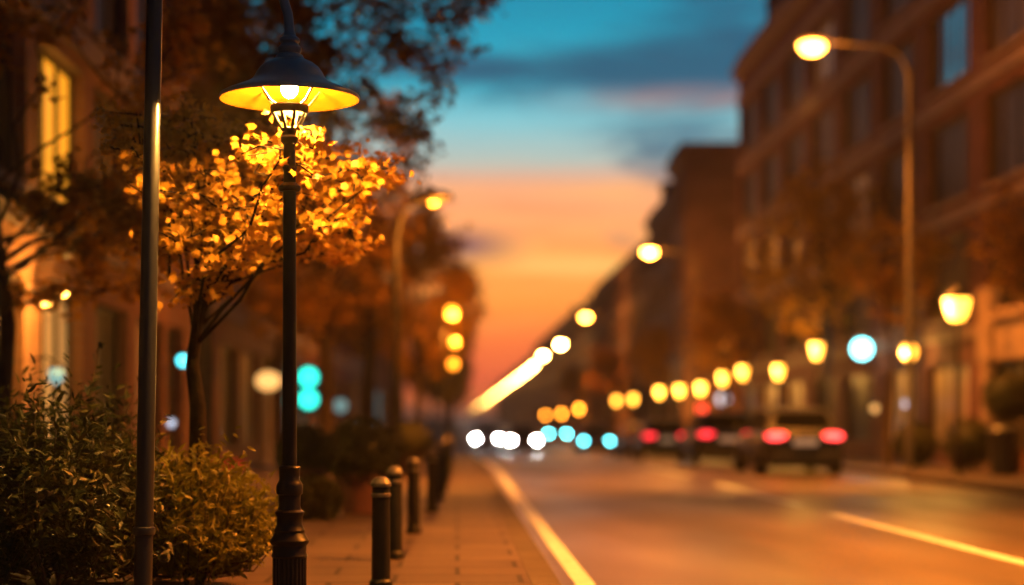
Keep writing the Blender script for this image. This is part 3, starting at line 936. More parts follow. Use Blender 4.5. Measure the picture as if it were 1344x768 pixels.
# dark autumn trees marching down the lamp side
tree("street_tree", "tall dark autumn tree right behind the lit lamp, its sprays reaching into the teal sky", (-3.55, 23.5, PAVE), 8.2, 0.17,
     [(1.05, 0, 5.0, 1.6, 1.5, 1.3, 3), (1.2, 0, 7.2, 1.5, 1.5, 1.3, 3), (0.1, -0.4, 5.2, 1.2, 1.2, 1.4, 2), (1.5, 0, 3.7, 0.9, 0.9, 0.7, 1), (0.5, -0.3, 6.6, 1.4, 1.2, 1.2, 2)], 170, 10500, 0.15, "leaf_brown", 41, group=G_T, lean=(0.5, 0),
     extra=[(x + 0.95 + dx_, y, z + dz_) for x, y, z in [(1.5, -0.2, 6.9), (1.8, -0.3, 7.0), (2.2, -0.3, 6.6), (2.5, -0.2, 6.95), (2.85, -0.2, 6.7), (2.6, -0.2, 6.35), (2.3, -0.2, 5.8), (2.05, 0, 5.6), (1.9, 0, 6.2), (1.7, 0, 5.3), (2.35, 0.2, 7.4), (1.6, 0, 6.5), (3.0, 0, 7.0), (2.0, 0, 4.7), (2.25, 0, 5.0)]
            for dx_, dz_ in ((0, 0), (0.08, -0.06))])
tree("street_tree", "broad rust-brown tree behind the teal shop lights", (-2.8, 36.5, PAVE), 9.0, 0.2,
     [(0, 0, 4.4, 1.9, 1.9, 1.4, 3), (0.2, 0, 6.9, 1.9, 1.8, 1.6, 3), (0.9, 0, 5.6, 1.3, 1.2, 1.1, 2), (-0.6, 0, 3.4, 1.5, 1.2, 0.7, 1)], 170, 6500, 0.17, "leaf_autumn", 42, group=G_T)
tree("street_tree", "dark brown tree whose crown half hides the high amber lamp", (-2.4, 46.0, PAVE), 8.6, 0.2,
     [(-0.4, 0, 4.2, 1.6, 1.9, 1.4, 3), (0.4, 0, 6.6, 1.9, 1.8, 1.4, 3), (1.3, 0, 5.9, 1.2, 1.2, 0.9, 3)], 170, 6500, 0.19, "leaf_autumn", 43, group=G_T)
tree("street_tree", "brown tree bulging toward the orange sky beside the three stacked amber lamps", (-1.5, 67.0, PAVE + gz(67)), 8.8, 0.2,
     [(0.2, 0, 4.6, 1.9, 2, 1.6, 3), (0.6, 0, 6.4, 1.9, 1.8, 1.6, 3), (1.4, 0, 5.6, 1.2, 1.2, 1.3, 2), (1.6, 0, 7.2, 0.9, 0.9, 0.7, 1)], 170, 6000, 0.22, "leaf_autumn", 44, group=G_T)
for i, (Yf, w) in enumerate([(97, 0.6), (131, 1.0), (175, 1.2), (230, 1.2)]):
    tree("street_tree", ORD[i + 4] + " tree along the lamp side, a hazy brown crown near the vanishing point", (-2.0 + w, Yf, PAVE + gz(Yf)), 8.6, 0.2,
         [(0.1, 0, 5.0, 2.3, 2.2, 2.1, 3), (0.6, 0, 6.8, 2.0, 1.8, 1.5, 2)], 130, 3600, 0.32, "leaf_autumn", 45 + i, group=G_T, per=26)
# rust tree overhanging from beyond the picture edge
tree("rust_tree", "rust-leaved tree with a bare dark bough in front of the yellow lit window", (-4.45, 16.6, PAVE), 5.6, 0.11,
     [(1.0, 0.2, 3.25, 0.8, 0.7, 0.35, 3), (1.3, 0.2, 2.75, 0.6, 0.6, 0.4, 3), (0.9, 0.1, 5.1, 1.2, 0.6, 0.3, 2), (1.75, 0, 4.4, 0.35, 0.5, 0.7, 1), (0.7, 0, 2.5, 0.5, 0.6, 0.3, 1)], 60, 2300, 0.105, "leaf_rust", 55, shape=MAPLE, fork=0.4, spread=0.24)

# parked-car side
G_TR = "street trees on the parked car side"
tree("street_tree", "dark tree in front of the long brick block, above the teal round sign", (10.7, 50.0, PAVE), 9.0, 0.2,
     [(0, 0, 6.3, 2.6, 2.4, 1.9, 3), (-0.6, 0, 5.0, 2.0, 2, 1.3, 2), (0.4, 0, 7.6, 1.9, 1.8, 1.2, 2)], 120, 3600, 0.2, "leaf_autumn", 61, group=G_TR)
tree("street_tree", "orange-lit tree leaning in at the picture edge above the large lantern", (10.45, 30.5, PAVE), 6.4, 0.13,
     [(-0.2, 0, 4.7, 0.9, 1, 0.9, 3), (0.2, 0, 3.9, 0.9, 0.9, 0.7, 2)], 60, 2400, 0.14, "leaf_rust", 62, group=G_TR)
tree("street_tree", "slim tree between the teal round sign and the small wall lantern", (10.6, 42.0, PAVE), 6.4, 0.11,
     [(0.1, 0, 5.1, 1.3, 1.3, 1.0, 3), (0.4, 0, 4.2, 1.0, 1, 0.7, 1)], 60, 1700, 0.17, "leaf_autumn", 63, group=G_TR)
for i, (Yf, X_) in enumerate([(70, 11.0), (92, 10.9), (122, 11.0), (160, 11.3)]):
    tree("street_tree", "amber-lit tree above the parked cars, " + ORD[i] + " past the dark tree", (X_, Yf, PAVE + gz(Yf)), 6.8, 0.17,
         [(0, 0, 4.9, 1.9, 1.9, 1.5, 3), (-0.3, 0, 5.9, 1.4, 1.4, 1.0, 2)], 90, 2600, 0.26, "leaf_rust", 64 + i, group=G_TR)


def shrub(name, label, loc, rx, ry, h, n, leaf_size, leafm, seed, shoots=0.25, cat="bush", group=None, nl=20):
    """Stems fan out from the base; pairs of narrow leaves along their outer halves."""
    r = np.random.default_rng(seed)
    root = thing(name, label, cat, loc, 0, group)
    sb, lb = MB(), MB()
    P, A = [], []
    for i in range(n):
        a = r.uniform(0, 2 * PI)
        ph = math.acos(r.uniform(0.0, 1.0))
        k = r.uniform(0.72, 1.0) + (r.uniform(0.05, shoots) if r.random() < 0.18 else 0)
        bump = 1 + 0.13 * math.sin(3 * a + seed) * math.sin(4 * ph + 1)
        e = np.array([rx * math.sin(ph) * math.cos(a), ry * math.sin(ph) * math.sin(a), h * (0.25 + 0.75 * math.cos(ph)) + 0.02]) * np.array([k * bump, k * bump, k])
        s0 = np.array([e[0] * 0.25, e[1] * 0.25, e[2] * 0.35])
        mid = (s0 + e) / 2 + np.array([0, 0, -0.05]) + r.normal(size=3) * 0.03
        tip = e + np.array([0, 0, 0.06])
        if i % 3 == 0:
            sb.tube([s0, mid, e, tip], [0.006, 0.005, 0.003, 0.002], 4)
        u = np.linspace(0.35, 1.05, nl)[:, None]
        c = (1 - u) ** 2 * s0 + 2 * u * (1 - u) * mid + u ** 2 * tip
        d = norm(2 * (1 - u) * (mid - s0) + 2 * u * (tip - mid))
        sidev = norm(np.cross(d, r.normal(size=(nl, 3))))
        P.append(c + sidev * 0.004)
        A.append(d * 0.75 + sidev)
    P, A = np.concatenate(P), np.concatenate(A)
    leaves(lb, P, leaf_size, LANCE, r, up=0.5, axis=A, curl=0.3)
    for i in range(6):
        a = r.uniform(0, 2 * PI)
        sb.tube([(0.03 * math.cos(a), 0.03 * math.sin(a), -0.05), (0.3 * rx * math.cos(a), 0.3 * ry * math.sin(a), 0.5 * h)], [0.016, 0.008], 6)
    sb.build("stem", M["twig"], root)
    lb.build("foliage", M[leafm], root)
    return root


shrub("leafy_shrub", "big dark leafy bush wrapping the foot of the bare tall pole", (-2.62, 11.0, PAVE), 0.88, 0.9, 1.16, 560, 0.085, "leaf_bush", 71, nl=20)
shrub("leafy_shrub", "tall dark bush top behind the foremost bush at the picture edge", (-2.85, 12.3, PAVE), 0.8, 0.7, 1.42, 300, 0.085, "leaf_bush", 72, nl=20)
shrub("lamplit_shrub", "low bush lit golden at the foot of the lit lamp post", (-1.78, 11.6, PAVE), 0.62, 0.7, 0.86, 560, 0.075, "leaf_bush_lamplit", 73, nl=18)
shrub("lamplit_shrub", "smaller bush lit golden just behind the lamp-side bush, under the golden tree", (-2.25, 13.6, PAVE), 0.6, 0.6, 0.86, 260, 0.075, "leaf_bush_lamplit", 74, nl=18)


def topiary(label, X, Y, r_, zc, planter=True, seed=1, m="leaf_dark", flat=1.0):
    root = thing("clipped_shrub", label, "bush", (X, Y, PAVE + gz(Y)), 0, "clipped shrubs on the pavement")
    rr = np.random.default_rng(seed)
    n = 2600
    d = norm(rr.normal(size=(n, 3)))
    P = d * r_ * rr.uniform(0.82, 1.02, (n, 1)) * np.array([1, 1, flat]) + np.array([0, 0, zc])
    b = MB().ball((0, 0, zc), r_ * 0.84, 20, 12, (1, 1, flat))
    leaves(b, P, 0.06, LEAF, rr, up=0.1, axis=d)
    b.build("foliage", M[m], root)
    if planter:
        p = MB()
        p.lathe([(0.2, 0), (0.24, 0.02), (0.3, 0.42), (0.33, 0.43), (0.33, 0.5), (0.28, 0.5), (0.27, 0.44), (0.0, 0.44)], n=24)
        p.build("planter", M["planter"], root, smooth=True)
        MB().tube([(0, 0, 0.4), (0, 0, zc - r_ * 0.6)], 0.03, 8).build("stem", M["bark"], root)
    return root


topiary("dark round clipped shrub in a reddish planter beside the lamp post", -1.13, 20.4, 0.43, 0.72, seed=81)
topiary("dark clipped shrub half hidden behind the lit lamp post's shaft", -2.05, 23.0, 0.38, 0.66, seed=82)
topiary("low olive mound of leaves beside the planter of the round shrub", -1.62, 19.4, 0.3, 0.22, planter=False, seed=83, m="leaf_bush", flat=0.85)
topiary("small dark clipped shrub just behind the row of bollards", -0.95, 34.0, 0.42, 0.66, seed=84)
topiary("dark hedge ball below the large lantern across the road", 10.95, 36.5, 0.55, 0.6, seed=85, planter=False)
topiary("dark clipped shrub beside the tall lamp column across the road", 10.7, 39.8, 0.5, 0.55, seed=86, planter=False)
topiary("tall dark clipped shrub against the wall behind the large lantern", 11.35, 35.2, 0.5, 1.6, seed=87)

# red flowers in a pot between the bushes
root = thing("flower_pot", "small pot of red flowers beyond the bushes lit golden", "flower pot", (-2.45, 17.8, PAVE))
MB().lathe([(0.12, 0), (0.17, 0.34), (0.19, 0.35), (0.19, 0.4), (0.15, 0.4), (0.0, 0.37)], n=20).build("pot", M["planter"], root, smooth=True)
fb, gb = MB(), MB()
rr = np.random.default_rng(5)
leaves(fb, rr.normal(size=(120, 3)) * np.array([0.12, 0.12, 0.05]) + np.array([0, 0, 0.66]), 0.06, LEAF, rr)
fb.build("flower", M["flower"], root)
leaves(gb, rr.normal(size=(160, 3)) * np.array([0.12, 0.12, 0.07]) + np.array([0, 0, 0.52]), 0.07, LEAF, rr)
gb.tube([(0, 0, 0.35), (0, 0, 0.6)], 0.01, 5)
gb.build("foliage", M["leaf_bush"], root)

# ------------------------------------------------------------------ the lit lamp
SL = 222.0
LY = FPX / SL
LX = (380 - VPX) / SL
zp = lambda y: CAM_H + (VPY - y) / SL - PAVE         # height above the pavement of picture row y at the lamp
lamp = thing("lit_street_lamp", "ornate black lamp with wide bell shade glowing yellow above the golden leaves", "street lamp", (LX, LY, PAVE))
base = [(0.135, 0), (0.135, 0.04), (0.122, 0.06), (0.104, 0.09)]
MB().lathe([(0.15, 0), (0.15, 0.05), (0.128, 0.075), (0.11, 0.1)], n=40).lathe(
    [(0.101, 0.1), (0.101, zp(732))], n=48, flute=0.07).lathe(
    [(0.104, zp(732)), (0.108, zp(729)), (0.1, zp(725)), (0.101, zp(716)), (0.115, zp(712)), (0.116, zp(709)), (0.1, zp(704)), (0.088, zp(699)), (0.092, zp(696)), (0.082, zp(692)), (0.076, zp(688)),
     (0.077, zp(678)), (0.086, zp(675)), (0.088, zp(672)), (0.07, zp(669)), (0.065, zp(664)), (0.066, zp(650)), (0.077, zp(648)), (0.079, zp(644)), (0.079, zp(637)), (0.07, zp(633)), (0.061, zp(630)),
     (0.062, zp(616)), (0.066, zp(614)), (0.06, zp(612)), (0.045, zp(611))], n=40).build("base", M["iron"], lamp, smooth=True, angle=35)
MB().lathe([(0.0435, zp(613)), (0.041, zp(420)), (0.0385, zp(252)), (0.056, zp(251.5)), (0.066, zp(249)), (0.066, zp(245)), (0.05, zp(242)), (0.037, zp(240)), (0.036, zp(225)), (0.044, zp(220)), (0.036, zp(215)), (0.036, zp(190))], n=32).build("post", M["iron"], lamp, smooth=True, angle=35)
# cup that carries the cage, opened into ribs to let bulb light through
MB().lathe([(0.036, zp(190)), (0.05, zp(186)), (0.052, zp(181)), (0.04, zp(178)), (0.044, zp(172)), (0.05, zp(169)), (0.03, zp(167))], n=36).build("lamp_holder", M["iron"], lamp, smooth=True, angle=35)
MB().lathe([(0.1, zp(148)), (0.106, zp(149.5)), (0.113, zp(146)), (0.114, zp(140)), (0.108, zp(138)), (0.1, zp(138)), (0.1, zp(148))], n=40, cap=False).build("holder_ring", M["iron"], lamp, smooth=True, angle=35)
for k in range(8):
    a = PI / 8 + k * PI / 4
    c_, s_ = math.cos(a), math.sin(a)
    MB().tube([(0.045 * c_, 0.045 * s_, zp(170)), (0.075 * c_, 0.075 * s_, zp(160)), (0.102 * c_, 0.102 * s_, zp(148))], 0.009, 6).build("holder_rib", M["iron"], lamp, smooth=True)
ZR = zp(131)                                        # rim plane
for k in range(4):
    a = PI / 4 + k * PI / 2
    c_, s_ = math.cos(a), math.sin(a)
    MB().tube([(0.108 * c_, 0.108 * s_, zp(139)), (0.15 * c_, 0.15 * s_, ZR - 0.015), (0.235 * c_, 0.235 * s_, ZR + 0.075)], 0.007, 8).build("cage_bar", M["iron"], lamp)
outer = [(0.41, 0.0), (0.414, 0.012), (0.409, 0.026), (0.38, 0.042), (0.32, 0.066), (0.262, 0.09), (0.225, 0.112), (0.208, 0.134), (0.194, 0.162), (0.172, 0.192), (0.14, 0.216), (0.1, 0.234), (0.0, 0.242)]
inner = [(0.0, 0.222), (0.09, 0.216), (0.13, 0.2), (0.16, 0.178), (0.182, 0.15), (0.198, 0.122), (0.218, 0.1), (0.258, 0.078), (0.317, 0.053), (0.375, 0.028), (0.402, 0.004), (0.41, 0.0)]
MB().lathe(outer, (0, 0, ZR), 56, cap=False).build("shade", M["shade"], lamp, smooth=True, angle=50)
MB().lathe(inner, (0, 0, ZR), 56, cap=False).build("shade_lining", M["lining"], lamp, smooth=True, angle=50)
zt = ZR + 0.232
MB().lathe([(0.1, zt), (0.085, zt + 0.012), (0.078, zt + 0.03), (0.062, zt + 0.04), (0.068, zt + 0.055), (0.07, zt + 0.075), (0.055, zt + 0.09), (0.05, zt + 0.1), (0.06, zt + 0.112), (0.058, zt + 0.13), (0.038, zt + 0.145), (0.031, zt + 0.17)], n=32).build("collar", M["shade"], lamp, smooth=True, angle=35)
bo = MB().ball((0, 0, zp(117)), 0.05, 14, 9, (1, 1, 1.1)).build("bulb", M["bulb"], lamp, smooth=True)
# gooseneck to the bare pole
px_top = (203 - VPX) / SL - LX
px_bot = (187 - VPX) / SL - LX
zc0 = zp(-6)
R_ = -px_top / 2
neck = [(0, 0, zt + 0.13)]
for i in range(0, 15):
    a = PI * i / 14
    neck.append((px_top / 2 + R_ * math.cos(a), 0, zp(40) + (zc0 - zp(40)) * i / 14 + R_ * 0.95 * math.sin(a)))
MB().tube(neck, [0.029] * len(neck), 18).build("gooseneck", M["shade"], lamp, smooth=True)
MB().tube([(px_bot, 0, 0.0), (px_bot, 0, 0.03), (px_bot + (px_top - px_bot) * 0.2, 0, zc0 * 0.2), (px_bot + (px_top - px_bot) * 0.6, 0, zc0 * 0.6), (px_top, 0, zc0 - 0.01)], [0.057, 0.055, 0.054, 0.05, 0.047], 24).build("side_pole", M["pole"], lamp, smooth=True)
MB().lathe([(0.05, -0.03), (0.066, -0.02), (0.068, 0), (0.066, 0.02), (0.05, 0.03)], (px_bot + (px_top - px_bot) * 0.12, 0, zp(697)), 28).build("pole_ring", M["pole"], lamp, smooth=True)

# ------------------------------------------------------------------ bollards
bol = None
spots = [(500, 194), (518, 160), (543, 131), (567, 107), (575, 94), (580, 84), (584, 76), (587, 69), (589, 63), (591, 58)]
for i, (px, s) in enumerate(spots):
    Y = FPX / s
    loc = ((px - VPX) / s, Y, PAVE + gz(Y))
    lab = ["foremost black bollard with a pale domed cap, beside the lamp post base", "second black bollard from the front, overlapping the foremost one", "third bollard from the front with an amber glint on top"][i] if i < 3 else ORD[i] + " black bollard from the front along the paved edge"
    if bol is None:
        bol = thing("bollard", lab, "bollard", loc, 0, "black bollards along the pavement")
        MB().lathe([(0.08, 0), (0.08, 0.05), (0.064, 0.07), (0.06, 0.66), (0.06, 0.7)], n=32).build("body", M["bollard"], bol, smooth=True, angle=35)
        MB().lathe([(0.06, 0.62), (0.067, 0.625), (0.067, 0.645), (0.06, 0.65)], n=32, cap=False).build("band", M["steel"], bol, smooth=True, angle=35)
        MB().lathe([(0.058, 0.69), (0.07, 0.695), (0.071, 0.715), (0.064, 0.722), (0.056, 0.74), (0.036, 0.757), (0.0, 0.763)], n=32, cap=False).build("cap", M["steel"], bol, smooth=True, angle=35)
    else:
        dup(bol, loc, 0, lab)

# ------------------------------------------------------------------ tall street lamps
def light(name, loc, power, c, parent, radius=0.2, spot=None):
    d = bpy.data.lights.new(name, "SPOT" if spot else "POINT")
    d.energy, d.color, d.shadow_soft_size = power, c, radius
    if spot:
        d.spot_size, d.spot_blend = math.radians(spot), 0.6
    o = bpy.data.objects.new(name, d)
    col.objects.link(o)
    o.parent = parent
    o.location = loc
    return o


def tall_lamp(label, loc, H, arm, lensm, group, near=True, lr=0.3, cm="steel"):
    """Column with a curved arm; arm is the reach of the head along x."""
    root = thing("street_light", label, "street light", loc, 0, group)
    if near:
        MB().lathe([(0.15, 0), (0.15, 0.03), (0.1, 0.06), (0.09, 1.0), (0.072, 1.05), (0.055, H - 0.8)], n=16).build("column", M[cm], root, smooth=True, angle=40)
    else:
        MB().lathe([(0.11, 0), (0.07, H - 0.8)], n=8).build("column", M[cm], root, smooth=True)
    pts = [(0, 0, H - 0.82)]
    for i in range(1, 8):
        a = PI / 2 * i / 7
        pts.append((min(0.75, abs(arm) * 0.6) * (1 - math.cos(a)) * (1 if arm > 0 else -1), 0, H - 0.8 + 0.75 * math.sin(a)))
    pts.append((arm * 0.8, 0, H + 0.02))
    MB().tube(pts, [0.055] * 3 + [0.045] * 6, 10).build("arm", M[cm], root, smooth=True)
    d = 1 if arm > 0 else -1
    MB().ball((arm, 0, H + 0.06), 0.4, 14, 8, (1, 0.6, 0.3)).build("head", M[cm], root, smooth=True)
    MB().ball((arm + 0.02 * d, 0, H - 0.04), lr, 10, 8, (1, 0.8, 0.72)).build("lens", M[lensm], root, smooth=True)
    return root


G_S = "tall street lights along the parked car side"
def solve_Y(py, H):
    Y = 60.0
    for _ in range(60):
        s = (VPY - py) / max(0.5, gz(Y) + H - CAM_H)
        Y = 0.5 * Y + 0.5 * FPX / s
    return Y
LAMP_H = 9.4
row = [(1067, 57), (853, 329), (769, 415), (736, 451), (713, 466), (700, 480)]
far = [(690, 488), (681, 495.5), (673, 501), (666, 506), (659.5, 510.5), (653.5, 515), (648, 519), (642.5, 523), (637.5, 526.5), (632.5, 530), (627.5, 533.5), (623, 536.5), (618.5, 539)]
proto_far = None
STREET_W = 12500
for i, (px, py) in enumerate(row):
    Y = solve_Y(py, LAMP_H)
    s = FPX / Y
    xh = (px - VPX) / s
    lab = ["tall street light with a bright lamp on a curved arm before the long brick block", "second tall street light, glowing white beside the stepped roofs", "third tall street light, at the lower end of the stepped roofs",
           "fourth tall street light, just above where the lamps run together", "fifth tall street light, touching the start of the merged streak of lamps", "sixth tall street light, part of the merging streak's upper end"][i]
    t = tall_lamp(lab, (xh + 2.1, Y, gz(Y) + PAVE), LAMP_H - PAVE, -2.1, "street_lens" if i == 0 else "street_lens_mid" if i < 3 else "street_lens_far", G_S)
    if i < 5:
        light("lamp_light", (-2.1, 0, LAMP_H - PAVE - 0.42), STREET_W, SODIUM, t, 0.25, 104)
    if i < 3:
        light("glow_light", (-2.1, -0.35, LAMP_H - PAVE - 0.36), 560 if i == 0 else 1100, SODIUM, t, 0.2)
    if i == len(row) - 1:
        proto_far = tall_lamp("tiny far street light merging with its neighbours into one glowing streak", (0, 0, 0), LAMP_H - PAVE, -2.1, "street_lens_far", G_S, near=False)
for i, (px, py) in enumerate(far):
    Y = solve_Y(py, LAMP_H)
    xh = (px - VPX) / (FPX / Y)
    loc = (xh + 2.1, Y, gz(Y) + PAVE)
    if i == 0:
        proto_far.location = loc
    else:
        dup(proto_far, loc)
# two unseen lights added beside and behind the camera, to light the road
for Y in (14.0, -9.0):
    t = tall_lamp("tall street light added to the row beside the camera, unseen, to light the road" if Y > 0 else "tall street light added to the row behind the camera, unseen, to light the road", (9.8, Y, PAVE), LAMP_H - PAVE, -3.4, "street_lens", G_S)
    light("lamp_light", (-3.4, 0, LAMP_H - PAVE - 0.42), STREET_W * (2.6 if Y > 0 else 1.1), SODIUM, t, 0.25, 112 if Y > 0 else 96)

G_A = "amber street lights among the trees"
X_, Z_ = XZ(567, 262, 70)
t = tall_lamp("amber street light shining high in the dark tree crown, above all others in the trees", (X_ - 0.68, FPX / 70, PAVE), Z_ - PAVE, 0.68, "side_lens_dim", G_A, lr=0.09, cm="bollard")
light("lamp_light", (0.68, -0.1, Z_ - PAVE - 0.3), 3800, SODIUM, t, 0.15, 120)
light("glow_light", (0.95, -0.1, Z_ - PAVE - 0.5), 1100, SODIUM, t, 0.15)
# one post carries three amber lanterns above each other
X_, Z_ = XZ(595, 410, 36)
Y = FPX / 36
g = gz(Y) + PAVE
root = thing("lamp_post", "post with three amber lamps stacked one above another at the edge of the trees", "street light", (X_ - 0.34, Y, g))
MB().lathe([(0.12, 0), (0.12, 0.05), (0.07, 0.1), (0.045, Z_ - g + 0.3), (0.0, Z_ - g + 0.36)], n=12).build("column", M["iron"], root, smooth=True, angle=40)
for px, py, r_ in [(593, 410, 0.2), (597, 450, 0.15), (595, 478, 0.16)]:
    x_, z_ = XZ(px, py, 36)
    x_, z_ = x_ - X_ + 0.34, z_ - g
    o = MB().ball((x_, 0, z_), r_, 12, 8, (1, 1, 1.1)).build("lantern", M["side_lens" if r_ > 0.16 else "side_lens_dim"], root, smooth=True)
    MB().lathe([(r_ * 0.9, z_ + r_ * 0.9), (r_ * 0.5, z_ + r_ * 1.3), (0.02, z_ + r_ * 1.45)], (x_, 0, 0), 12).build("cap", M["iron"], o, smooth=True)
    MB().tube([(0.03, 0, z_ + r_ * 1.7), (x_ * 0.6, 0, z_ + r_ * 1.8), (x_, 0, z_ + r_ * 1.4)], 0.015, 6).build("bracket", M["iron"], o, smooth=True)
light("lamp_light", (0.5, -0.3, Z_ - g - 0.6), 1700, SODIUM, root, 0.15)

# ------------------------------------------------------------------ pedestrian lanterns
def lantern(label, loc, H, wm=1.0, lit="lantern_glass", pw=0):
    root = thing("lantern_post", label, "lantern", loc, 0, "lanterns on the far pavement")
    MB().lathe([(0.14, 0), (0.14, 0.04), (0.09, 0.08), (0.085, 0.5), (0.06, 0.55), (0.045, 0.6), (0.04, H - 0.62), (0.07, H - 0.6), (0.05, H - 0.56), (0.05, H - 0.5)], n=14).build("post", M["iron"], root, smooth=True, angle=40)
    MB().lathe([(0.06, -0.24), (0.15 * wm, -0.2), (0.22 * wm, -0.05), (0.26 * wm, 0.14), (0.27 * wm, 0.2), (0.05, 0.22)], (0, 0, H - 0.26), 14).build("glass", M[lit], root, smooth=True)
    MB().lathe([(0.31 * wm, 0.2), (0.3 * wm, 0.24), (0.16 * wm, 0.34), (0.06, 0.4), (0.03, 0.48), (0.0, 0.52)], (0, 0, H - 0.26), 14, cap=False).build("cap", M["iron"], root, smooth=True)
    if pw:
        light("lantern_light", (-0.45, -0.1, H - 0.3), pw, AMBER, root, 0.15)
    return root


LN = [(1256, 405, 66), (1072, 460, 45), (1022, 488, 38.5), (975, 489, 35.5), (949, 497, 32.8), (920, 510, 30.6), (892, 513, 27.9), (866, 515, 25.4), (831, 524, 22.1), (809, 526, 20.0), (760, 537, 15.4), (737, 543, 13.2), (716, 545, 11.2)]
LL = ["large bell-shaped lantern on a dark post, closest to the camera across the road", "bright lantern just beside the teal round sign", "lone bright lantern midway between the teal sign and the pair of lanterns",
      "upper one of the touching pair of bright lanterns over the second car", "lower one of the touching pair of bright lanterns over the second car", "amber lantern above the red round light",
      "amber lantern one step past the red round light toward the vanishing point", "amber lantern two steps past the red round light", "brightest yellow lantern of the far group over the dark car", "dimmer amber lantern touching the brightest far lantern",
      "far amber lantern, the highest of the last three over the teal headlamps", "far amber lantern between the last two in the row", "last amber lantern of the row, lowest toward the vanishing point"]
for i, (px, py, s) in enumerate(LN):
    Y = FPX / s
    X_, Z_ = XZ(px, py, s)
    g = gz(Y) + PAVE
    lantern(LL[i], (X_, Y, g), max(1.9, Z_ - g + 0.25), 0.98 if i == 0 else 0.66, lit="lantern_glass" if i < 5 else "lantern_glass_far" if i < 10 else "lantern_glass_last", pw=(220 if i < 3 else 160) if i < 8 else 0)


def wall_lamp(label, X, Y, Z, side, m, r_=0.1, pw=0, cat="wall lamp"):
    """side: +1 fixed to a front at larger x, -1 to one at smaller x."""
    root = thing("wall_lamp", label, cat, (X, Y, Z), 0, "small lamps on the shop fronts")
    MB().ball((0, 0, 0), r_, 12, 8, (1, 1, 1.15)).build("globe", M[m], root, smooth=True)
    MB().lathe([(r_ * 0.9, r_ * 0.86), (r_ * 0.6, r_ * 1.3), (0.02, r_ * 1.55)], n=12, cap=True).build("cap", M["iron"], root, smooth=True)
    MB().tube([(0, 0, r_ * 1.5), (side * 0.12, 0, r_ * 2.2), (side * 0.45, 0, r_ * 1.4)], 0.014, 6).build("bracket", M["iron"], root, smooth=True)
    if pw:
        light("wall_light", (-side * 0.2, -0.15, -0.05), pw, AMBER, root, 0.08)
    return root


X_, Z_ = XZ(84, 382, 112)
wall_lamp("upper one of two small amber lamps before the lit shop window", -4.62, FPX / 112, Z_, -1, "amber_small", 0.06, 150)
X_, Z_ = XZ(63, 396, 117)
wall_lamp("lower one of two small amber lamps before the lit shop window", -4.62, FPX / 117, Z_, -1, "amber_small", 0.055, 70)
X_, Z_ = XZ(1193, 462, 50.5)
wall_lamp("small amber wall lantern between the slim tree and the large lantern", X_, FPX / 50.5, Z_, 1, "lantern_glass", 0.2, 120)
X_, Z_ = XZ(1148, 536, 46.5)
wall_lamp("faint orange lamp low on the shop front under the teal sign", X_, FPX / 46.5, Z_, 1, "globe_warm", 0.1)
X_, Z_ = XZ(1190, 530, 50.0)
wall_lamp("faint pale lamp low on the shop front under the amber wall lantern", X_, FPX / 50.0, Z_, 1, "pale_lit", 0.1)
X_, Z_ = XZ(225, 555, 76)
wall_lamp("faint pale lamp low on the shop front behind the bare pole", X_, FPX / 76, Z_, -1, "pale_lit", 0.06)
X_, Z_ = XZ(240, 473, 73)
wall_lamp("small bright teal lamp on the wall between the bare pole and the tree trunk", X_, FPX / 73, Z_, -1, "teal_lit", 0.09)
X_, Z_ = XZ(88, 500, 97)
wall_lamp("small dim teal lamp in the shop window under the amber lamps", -4.7, FPX / 112, Z_, -1, "glass_pale_teal", 0.1)
X_, Z_ = XZ(425, 560, 36)
wall_lamp("low teal lamp under the teal hanging sign, beside the round shrub", X_, FPX / 36, Z_, -1, "green_teal", 0.18)
X_, Z_ = XZ(402, 562, 26.5)
wall_lamp("dim teal lamp behind the low teal lamp", -4.85, FPX / 26.0, Z_, -1, "glass_pale_teal", 0.22)
X_, Z_ = XZ(447, 532, 31.5)
wall_lamp("dim blue-green lamp between two tree trunks", X_, FPX / 31.5, Z_, -1, "glass_pale_teal", 0.24)


def sign(name, label, X, Y, Z, side, m, r_=0.26, group=None):
    root = thing(name, label, "sign", (X, Y, Z), 0, group)
    f = MB()
    f.v, f.f = [], []
    n = 20
    b = MB()
    for y, flip in ((-0.07, 1), (0.07, 0)):
        pass
    vs_, fs_ = [], []
    for y in (-0.07, 0.07):
        vs_ += [(r_ * math.cos(2 * PI * i / n), y, r_ * math.sin(2 * PI * i / n)) for i in range(n)]
    fs_ = [(i, (i + 1) % n, n + (i + 1) % n, n + i) for i in range(n)] + [tuple(range(n)), tuple(range(2 * n - 1, n - 1, -1))]
    b.add(vs_, fs_)
    b.build("lit_disc", M[m], root)
    MB().tube([((r_ + 0.02) * math.cos(2 * PI * i / 24), 0, (r_ + 0.02) * math.sin(2 * PI * i / 24)) for i in range(25)], 0.025, 6).build("rim", M["iron"], root, smooth=True)
    MB().tube([(side * (r_ + 0.03), 0, 0), (side * 0.75, 0, 0)], 0.02, 6).build("bracket", M["iron"], root)
    return root


X_, Z_ = XZ(1131, 458, 46.0)
sign("round_sign", "big round shop sign glowing pale teal on the brick block", X_, FPX / 46, Z_, 1, "teal_strong", 0.27)
X_, Z_ = XZ(920, 537, 28.3)
sign("round_sign", "round red light below the amber lanterns, over the second car's bonnet", X_, FPX / 28.3, Z_, 1, "red_lit", 0.24)
X_, Z_ = XZ(949, 524, 30.2)
sign("round_sign", "round pale blue sign under the pair of bright lanterns", X_, FPX / 30.2, Z_, 1, "pale_lit", 0.26)
X_, Z_ = XZ(780, 566, 19.0)

